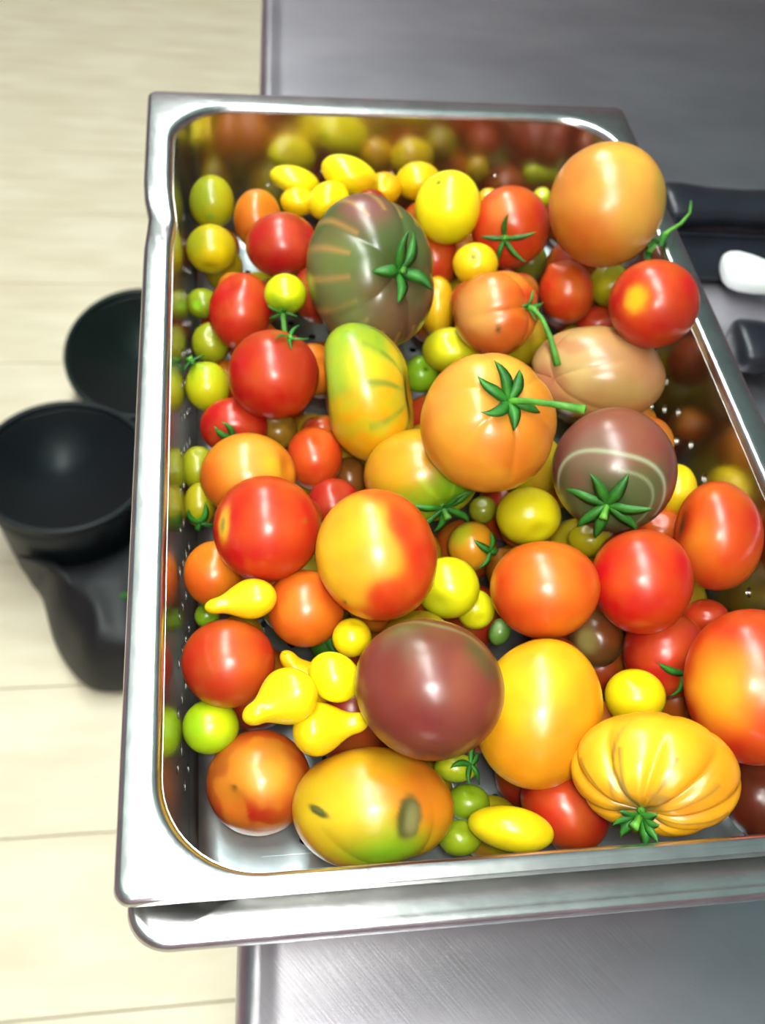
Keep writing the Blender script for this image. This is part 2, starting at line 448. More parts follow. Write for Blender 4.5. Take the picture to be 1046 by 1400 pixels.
    tag(body, label, cat, group)
    if calyx:
        # calyx = (sepals, length, width, stalk length, lift)
        ns, L, wd, sl = calyx[:4]
        D = np.array([s1, s2, s3]); base = (P[0] * D)
        N = unit(Sd / D); A = unit(np.cross(N, [.3, .9, .1])); Bv = np.cross(N, A)
        rb = big
        V2, F2 = [], []
        rs = random.Random(seed + 3)
        for i in range(ns):
            an = 2 * math.pi * i / ns + rs.uniform(-.25, .25); Li = L * rs.uniform(.8, 1.15); cu = rs.uniform(-.15, .5); sw = rs.uniform(-.5, .5)
            o0 = len(V2); n = 7
            for j in range(n + 1):
                s = j / n; r_ = Li * s
                hgt = .0016 + dimple * big * .9 * min(1, s * 2.2) - (r_ ** 2) / (2 * rb) * .9 + cu * Li * s * s
                aa = an + sw * s * s
                dr = A * math.cos(aa) + Bv * math.sin(aa); sd = np.cross(N, dr)
                c = base + dr * r_ + N * hgt
                hw = wd * .5 * (math.sin(math.pi * min(1, .18 + .82 * s)) ** .8 + .04)
                V2 += [tuple(c + sd * hw), tuple(c + N * .0007), tuple(c - sd * hw), tuple(c - N * .0005)]
            for j in range(n):
                b = o0 + 4 * j
                for q in range(4): F2.append((b + q, b + (q + 1) % 4, b + 4 + (q + 1) % 4, b + 4 + q))
            F2.append((o0, o0 + 3, o0 + 2, o0 + 1)); b = o0 + 4 * n; F2.append((b, b + 1, b + 2, b + 3))
        cx_ = mesh_obj('calyx', V2, F2, M_CALYX, body)
        if sl:
            bend = calyx[4] if len(calyx) > 4 else (0, 0)
            bd = A * 0 + np.array([math.cos(-a) * bend[0] - math.sin(-a) * bend[1], math.sin(-a) * bend[0] + math.cos(-a) * bend[1], 0])
            pts = [base - N * .001 + N * sl * s + bd * (sl * s * s) for s in (0, .25, .5, .75, 1)]
            tube('stalk', pts, [.0021, .0016, .0015, .0016, .0022], M_STALK, body, 8)
    return body

# measured layout: centre x y z, semi-axes, rotation x y z, in-plane turn (degrees)
GEO = {
'a1': (-0.125, 0.2099, -0.045, 0.0149, 0.0177, 0.0162, 0.948, 0.029, -0.01, 0),
'a2': (-0.126, 0.1655, -0.0486, 0.0162, 0.0155, 0.0158, 0.906, 0.03, -0.009, 0),
'a2b': (-0.1184, 0.1758, -0.0734, 0.0126, 0.0152, 0.0138, 0.887, 0.02, -0.017, 0),
'a3': (-0.0957, 0.1918, -0.045, 0.0158, 0.019, 0.0173, 0.934, -0.005, -0.036, 0),
'a4': (-0.082, 0.1454, -0.03, 0.0231, 0.0198, 0.0214, 0.911, -0.024, -0.051, 0),
'a5': (-0.1091, 0.0981, -0.042, 0.0186, 0.0229, 0.0207, 0.84, 0.138, -0.143, -10),
'a6': (-0.0842, 0.079, -0.012, 0.012, 0.0114, 0.0117, 0.866, -0.027, -0.053, 0),
'a7': (-0.0933, 0.023, -0.0209, 0.0248, 0.0243, 0.0246, 0.789, -0.018, -0.046, 0),
'p8': (-0.069, 0.2295, -0.0408, 0.0177, 0.0096, 0.013, 0.959, 0.182, -0.208, -15),
'p9': (-0.0332, 0.2188, -0.0285, 0.0204, 0.0123, 0.0158, 0.959, 0.241, -0.309, -22),
'p10': (-0.0677, 0.2092, -0.0432, 0.0123, 0.0094, 0.0107, 0.951, -0.037, -0.061, 0),
'p11': (-0.0489, 0.1977, -0.0339, 0.0144, 0.0121, 0.0132, 0.862, -0.477, 0.253, 30),
'p12': (-0.008, 0.2235, -0.0415, 0.0121, 0.011, 0.0116, 0.967, -0.103, -0.112, 0),
'p13': (0.0164, 0.2308, -0.04, 0.0158, 0.0131, 0.0143, 0.976, -0.129, -0.133, 0),
'a14': (0.0255, 0.1705, -0.0178, 0.0212, 0.023, 0.0221, 0.962, 0.062, -0.302, -15),
'a15': (-0.0373, 0.0762, 0.0045, 0.0439, 0.0357, 0.0317, -0.344, -0.84, 1.84, 100),
'a16': (0.0231, 0.1704, -0.0575, 0.0148, 0.0215, 0.0178, 0.908, -0.143, -0.144, 0),
'a17': (0.0674, 0.1641, -0.0269, 0.0251, 0.0262, 0.0244, 0.943, -0.2, -0.189, 0),
'a18': (0.0379, 0.1272, -0.028, 0.0142, 0.0129, 0.0135, 0.906, -0.174, -0.168, 0),
'a19': (0.1079, 0.2294, -0.05, 0.0067, 0.007, 0.0069, 0.972, -0.224, -0.209, 0),
'a19b': (0.0677, 0.2238, -0.05, 0.0087, 0.0089, 0.0088, 0.964, -0.184, -0.176, 0),
'a20': (0.1078, 0.1203, 0.022, 0.034, 0.0366, 0.0318, 0.995, -0.053, -0.395, -15),
'a21': (0.038, 0.067, -0.0151, 0.0254, 0.0251, 0.0253, 0.862, -0.19, -0.181, 0),
'a22': (0.0978, 0.1149, -0.04, 0.0173, 0.0198, 0.0185, 0.852, -0.376, -0.106, 10),
'a23': (0.1272, 0.1192, -0.038, 0.0133, 0.0143, 0.0138, 0.899, -0.274, -0.25, 0),
'a24': (0.1138, 0.0346, 0.0202, 0.0243, 0.0239, 0.0241, 0.888, -0.305, -0.277, 0),
'a25': (0.1212, 0.1061, -0.058, 0.014, 0.0112, 0.0125, 0.863, -0.265, -0.243, 0),
'a26': (0.017, 0.1211, -0.058, 0.0118, 0.0194, 0.0151, 0.862, -0.144, -0.145, 0),
'a27': (0.0162, 0.0683, -0.0464, 0.0176, 0.014, 0.0157, 0.822, -0.155, -0.153, 0),
'a28': (0.0004, 0.0683, -0.066, 0.0108, 0.0116, 0.0112, 0.797, -0.132, -0.135, 0),
'a29': (-0.0444, 0.0109, -0.0225, 0.0386, 0.027, 0.0275, -0.371, -0.702, 1.923, 106),
'a30': (0.007, -0.0467, 0.0147, 0.033, 0.0341, 0.0302, 0.755, -0.183, -0.175, 0),
'a31': (0.0923, 0.0256, -0.0244, 0.0382, 0.0273, 0.0291, 0.836, -0.163, -0.34, -8),
'a32': (0.0703, -0.0665, 0.002, 0.0303, 0.0304, 0.0274, 0.728, -0.277, -0.253, 0),
'a33': (-0.1324, 0.1351, -0.068, 0.0106, 0.0096, 0.0101, 0.855, 0.036, -0.004, 0),
'a34': (-0.1277, 0.098, -0.068, 0.0116, 0.0129, 0.0122, 0.818, 0.03, -0.009, 0),
'a35': (-0.1294, 0.0481, -0.055, 0.0129, 0.0143, 0.0136, 0.777, 0.033, -0.007, 0),
'a36': (-0.115, 0.015, -0.0521, 0.019, 0.0159, 0.0174, 0.74, 0.013, -0.023, 0),
'a37': (-0.1089, -0.0379, -0.032, 0.0245, 0.0217, 0.0231, 0.692, 0.002, -0.031, 0),
'a38': (-0.1014, -0.0901, -0.008, 0.0249, 0.0244, 0.0247, 0.64, -0.013, -0.043, 0),
'a39': (-0.0721, -0.012, -0.05, 0.0152, 0.0172, 0.0161, 0.709, -0.049, -0.07, 0),
'a40': (-0.0629, -0.0391, -0.0579, 0.0149, 0.015, 0.015, 0.663, -0.065, -0.082, 0),
'a41': (-0.0188, -0.0388, -0.0337, 0.0307, 0.0246, 0.0275, 0.699, -0.131, -0.134, 0),
'a42': (-0.0543, -0.1157, 0.005, 0.0299, 0.027, 0.0271, -0.342, -0.534, 1.938, 110),
'a43': (-0.1273, -0.0894, -0.045, 0.0145, 0.0161, 0.0153, 0.596, 0.028, -0.011, 0),
'p44': (-0.1152, -0.1248, -0.015, 0.0162, 0.0091, 0.0116, 0.564, -0.086, 0.121, 10),
'a45': (-0.0848, -0.1206, -0.03, 0.018, 0.018, 0.018, 0.562, -0.042, -0.065, 0),
'a46': (-0.1207, -0.1451, -0.0346, 0.0208, 0.0198, 0.0203, 0.51, 0.017, -0.02, 0),
'a47': (-0.0654, -0.1403, -0.025, 0.0089, 0.0089, 0.0089, 0.535, -0.078, -0.093, 0),
'p48': (-0.1011, -0.1771, -0.012, 0.0165, 0.0121, 0.0141, 0.426, -0.212, 0.347, 25),
'p49': (-0.088, -0.1534, -0.035, 0.0151, 0.0097, 0.0121, 0.366, 0.346, -0.861, -50),
'p50': (-0.0761, -0.1649, -0.015, 0.0119, 0.0102, 0.011, 0.434, 0.26, -0.706, -40),
'p51': (-0.0782, -0.1835, -0.025, 0.0164, 0.0113, 0.0136, 0.429, -0.152, 0.11, 12),
'a52': (-0.1297, -0.1653, -0.0554, 0.0127, 0.0123, 0.0125, 0.452, 0.03, -0.009, 0),
'a53': (-0.1083, -0.1862, -0.072, 0.0241, 0.0235, 0.0239, 0.399, -0.007, -0.038, 0),
'a54': (-0.0616, -0.2111, -0.048, 0.0351, 0.0256, 0.0255, 0.377, -0.093, -0.105, 0),
'a55': (-0.0399, -0.1835, 0.005, 0.0311, 0.0286, 0.0269, 0.508, 0.03, -0.446, -20),
'a56': (0.0137, -0.1826, -0.0243, 0.033, 0.0276, 0.0257, -0.11, -0.518, 1.186, 75),
'a57': (-0.0161, -0.1132, -0.0279, 0.015, 0.0147, 0.0148, 0.591, -0.153, -0.151, 0),
'a58': (-0.0005, -0.1161, -0.0441, 0.0093, 0.0097, 0.0095, 0.573, -0.174, -0.168, 0),
'a59': (0.0057, -0.074, -0.05, 0.0122, 0.013, 0.0126, 0.634, -0.171, -0.166, 0),
'a60': (0.0225, -0.1312, -0.005, 0.0247, 0.0226, 0.0224, 0.601, -0.226, -0.21, 0),
'a61': (0.0696, -0.129, -0.0047, 0.0233, 0.0243, 0.0226, 0.626, -0.297, -0.27, 0),
'a62': (0.1215, -0.0973, -0.015, 0.0214, 0.0273, 0.023, 0.684, -0.35, -0.317, 0),
'a63': (0.0355, -0.064, -0.038, 0.017, 0.0153, 0.0161, 0.67, -0.214, -0.2, 0),
'a64': (0.0703, -0.0722, -0.05, 0.0114, 0.0093, 0.0103, 0.656, -0.259, -0.238, 0),
'a65': (0.1156, -0.0619, -0.0575, 0.0136, 0.0121, 0.0128, 0.678, -0.31, -0.282, 0),
'a66': (0.1282, -0.0422, -0.0485, 0.011, 0.0155, 0.013, 0.718, -0.322, -0.292, 0),
'a67': (0.0205, -0.0388, -0.065, 0.0077, 0.0077, 0.0077, 0.671, -0.179, -0.172, 0),
'a68': (0.0859, -0.1486, -0.0383, 0.0196, 0.0216, 0.0206, 0.563, -0.313, -0.284, 0),
'a69': (0.1186, -0.1245, -0.048, 0.0113, 0.0096, 0.0104, 0.605, -0.341, -0.309, 0),
'a70': (0.1069, -0.1836, -0.008, 0.0295, 0.0339, 0.0285, 0.555, -0.373, -0.338, 0),
'a71': (0.0612, -0.1294, -0.055, 0.0136, 0.0145, 0.0141, 0.563, -0.264, -0.242, 0),
'a72': (0.0632, -0.1729, -0.034, 0.0137, 0.0129, 0.0133, 0.516, -0.292, -0.266, 0),
'a73': (0.0512, -0.2199, -0.0081, 0.0336, 0.0251, 0.0247, 0.466, -0.283, -0.327, -3),
'a74': (0.0262, -0.2135, -0.0568, 0.0212, 0.0169, 0.0189, 0.463, 0.046, -0.826, -38),
'a75': (-0.0043, -0.2268, -0.042, 0.0183, 0.0092, 0.013, 0.395, -0.148, -0.321, -8),
'a76': (-0.0151, -0.2052, -0.066, 0.0099, 0.0086, 0.0092, 0.39, -0.168, -0.163, 0),
'a77': (-0.0203, -0.1914, -0.058, 0.01, 0.0065, 0.008, 0.42, -0.158, -0.155, 0),
'a78': (-0.0225, -0.2223, -0.062, 0.0093, 0.0077, 0.0084, 0.357, -0.161, -0.158, 0),
'a79': (0.0126, -0.1231, -0.055, 0.0054, 0.0069, 0.0061, 0.583, -0.003, -0.478, -20),
'a80': (0.1239, -0.2121, -0.066, 0.016, 0.0193, 0.0176, 0.459, -0.377, -0.342, 0),
'a82': (-0.1313, -0.0976, -0.07, 0.0062, 0.0062, 0.0062, 0.556, 0.033, -0.007, 0),
'a83': (-0.1351, -0.0088, -0.06, 0.0095, 0.012, 0.0107, 0.699, 0.04, -0.002, 0),
'a84': (-0.1344, -0.0342, -0.06, 0.0084, 0.0117, 0.0099, 0.664, 0.039, -0.003, 0),
'a87': (-0.0898, 0.0245, -0.068, 0.0114, 0.011, 0.0112, 0.735, -0.021, -0.049, 0),
'a88': (-0.0508, -0.009, -0.072, 0.0104, 0.0125, 0.0114, 0.69, -0.076, -0.091, 0),
'a90': (0.0257, -0.0792, -0.066, 0.0101, 0.0125, 0.0112, 0.614, -0.196, -0.186, 0),
'a91': (0.0672, -0.0264, -0.058, 0.0106, 0.014, 0.0122, 0.707, -0.239, -0.221, 0),
'a92': (0.0923, 0.1776, -0.066, 0.0121, 0.0128, 0.0124, 0.913, -0.215, -0.201, 0),
'a93': (-0.0711, -0.1168, -0.07, 0.0095, 0.0094, 0.0095, 0.529, -0.061, -0.079, 0),
}
FILL = [(-0.0277, 0.1262, -0.074, 0.026), (-0.0292, 0.196, -0.074, 0.026), (-0.0014, 0.0001, -0.074, 0.026), (0.0963, -0.0035, -0.074, 0.026), (0.0607, -0.183, -0.074, 0.026), (-0.007, -0.1508, -0.074, 0.026), (0.0547, 0.1221, -0.074, 0.026), (0.056, 0.0489, -0.074, 0.026), (-0.0799, -0.0829, -0.074, 0.026), (-0.0308, -0.0672, -0.074, 0.026), (-0.0348, 0.0448, -0.0641, 0.026), (-0.0954, 0.0615, -0.074, 0.026), (0.0574, -0.0944, -0.074, 0.026), (-0.0617, -0.1517, -0.074, 0.026), (0.1051, 0.0664, -0.074, 0.026), (0.1091, -0.0998, -0.074, 0.026), (0.0507, 0.2009, -0.074, 0.026), (-0.1095, -0.1347, -0.078, 0.022), (-0.1048, -0.0375, -0.078, 0.022), (0.0306, 0.0187, -0.042, 0.022), (-0.0771, 0.2078, -0.078, 0.022), (0.026, 0.0849, -0.078, 0.022), (0.1064, -0.1503, -0.082, 0.018), (0.0398, -0.0267, -0.082, 0.018), (-0.0683, 0.1709, -0.0631, 0.018), (0.1175, 0.1505, -0.082, 0.018), (-0.0795, -0.0019, -0.082, 0.018), (0.0371, -0.1404, -0.082, 0.018), (-0.0578, 0.0871, -0.0808, 0.018), (0.0059, 0.0431, -0.082, 0.018), (-0.1005, 0.1109, -0.082, 0.018), (0.007, -0.0974, -0.082, 0.018), (-0.0959, 0.1558, -0.082, 0.018), (0.0765, -0.0561, -0.082, 0.018), (0.0293, -0.1025, -0.0398, 0.018), (-0.0366, -0.1163, -0.0777, 0.018), (0.0945, 0.2119, -0.0713, 0.018), (-0.0603, 0.1109, -0.0391, 0.018), (-0.009, 0.1584, -0.0481, 0.018), (-0.0358, -0.1933, -0.082, 0.018), (-0.0482, -0.1057, -0.0443, 0.018), (0.031, -0.1503, -0.0484, 0.018), (0.0106, -0.0545, -0.082, 0.018), (0.1166, 0.1902, -0.0403, 0.018), (-0.0212, 0.0845, -0.082, 0.018), (0.0446, -0.0279, -0.0394, 0.018), (0.0097, 0.2124, -0.0809, 0.018), (0.0877, -0.0466, -0.0498, 0.018), (0.1136, -0.178, -0.056, 0.018), (0.0827, -0.0969, -0.0395, 0.018), (0.0732, -0.2151, -0.0476, 0.018), (-0.0333, -0.1394, -0.0385, 0.018), (-0.0003, 0.1642, -0.082, 0.018), (0.0399, 0.0083, -0.082, 0.018), (0.1187, -0.0407, -0.082, 0.018), (0.11, 0.1488, -0.0473, 0.018), (0.0628, 0.0857, -0.0526, 0.018), (0.1159, 0.1134, -0.085, 0.015), (0.0799, 0.1601, -0.085, 0.015), (-0.1219, 0.2121, -0.085, 0.015), (-0.1169, -0.0709, -0.085, 0.015), (0.1173, 0.1831, -0.085, 0.015), (-0.1138, 0.0265, -0.085, 0.015), (-0.0473, 0.0131, -0.085, 0.015), (0.0982, -0.2005, -0.085, 0.015), (0.0705, -0.1312, -0.0817, 0.015), (-0.0273, -0.0284, -0.085, 0.015), (0.0197, -0.1867, -0.085, 0.015), (0.0401, 0.1576, -0.085, 0.015), (-0.0701, -0.1901, -0.085, 0.015), (0.1139, -0.0166, -0.0368, 0.015), (-0.0156, 0.0962, -0.0432, 0.015), (-0.0389, -0.1751, -0.045, 0.015), (0.0193, 0.137, -0.085, 0.015), (-0.0446, 0.1547, -0.048, 0.015), (-0.0019, -0.2104, -0.085, 0.015), (0.0833, -0.0172, -0.036, 0.015), (0.0343, 0.1014, -0.0376, 0.015), (0.1217, 0.0547, -0.0396, 0.015), (-0.1228, -0.0052, -0.085, 0.015), (-0.0614, -0.0765, -0.0378, 0.015), (-0.0692, 0.0337, -0.085, 0.015), (-0.0696, 0.0471, -0.0407, 0.015), (0.1228, 0.0306, -0.085, 0.015), (0.0838, 0.1861, -0.088, 0.012), (0.0789, 0.0924, -0.088, 0.012), (0.1188, -0.1832, -0.088, 0.012), (-0.0592, -0.0348, -0.088, 0.012), (0.0389, -0.2148, -0.088, 0.012), (0.0174, 0.2065, -0.0531, 0.012), (-0.0865, 0.1331, -0.0601, 0.012), (-0.1232, 0.1329, -0.088, 0.012), (0.0401, 0.2132, -0.0362, 0.012), (-0.0389, 0.1617, -0.088, 0.012), (0.0396, -0.053, -0.063, 0.012), (0.0749, 0.2011, -0.0392, 0.012), (0.1243, -0.1466, -0.0593, 0.012), (-0.0851, -0.0655, -0.0326, 0.012), (-0.1144, -0.1, -0.088, 0.012), (-0.0454, 0.0827, -0.0548, 0.012), (-0.1187, 0.0882, -0.088, 0.012), (-0.0173, -0.101, -0.0602, 0.012), (-0.0077, 0.1214, -0.0395, 0.012), (-0.0205, 0.1936, -0.0353, 0.012), (-0.0575, -0.2141, -0.0867, 0.012), (-0.0636, 0.136, -0.0557, 0.012), (-0.1117, 0.1342, -0.0568, 0.012), (-0.0287, -0.0864, -0.0333, 0.012), (0.1256, 0.2154, -0.0678, 0.012), (0.0642, 0.1079, -0.0337, 0.012), (0.0167, -0.0152, -0.0433, 0.012), (0.0393, -0.0607, -0.088, 0.012), (0.1251, 0.0194, -0.0592, 0.012), (-0.101, -0.0985, -0.0452, 0.012), (-0.0656, 0.0143, -0.0602, 0.012)]

VINES = [
 ('thin green vine sprig curling over the right rim beside the big peach tomato', [
   ([(.1385,.1075,-.002),(.146,.1148,.003),(.1525,.1190,.0055),(.1600,.1220,.009),(.1675,.1300,.011),(.1712,.1406,.012)], .0017, .0007, False),
   ([(.1500,.1180,.004),(.1465,.1125,.0045),(.1440,.1060,.004)], .0032, .0008, True),
   ([(.1440,.1130,.002),(.1400,.1120,.003),(.1365,.1080,.002)], .0042, .0012, True),
   ([(.1385,.1075,-.002),(.1374,.1040,-.003),(.1360,.0985,-.006)], .0028, .0012, True)]),
]
LEAF = [([(-.2736,.4330,-.862),(-.262,.4350,-.861),(-.250,.4370,-.862)], .007, .002, True), ([(-.250,.4370,-.862),(-.240,.4390,-.863)], .0015, .001, False)]
# colours
YG, YEL, YO = 'a9a80e', 'f2dc08', 'f0b800'
RED, RO, ORG, PCH = 'cf2c14', 'd94c14', 'e57a12', 'e29a48'
K = 'tomato'
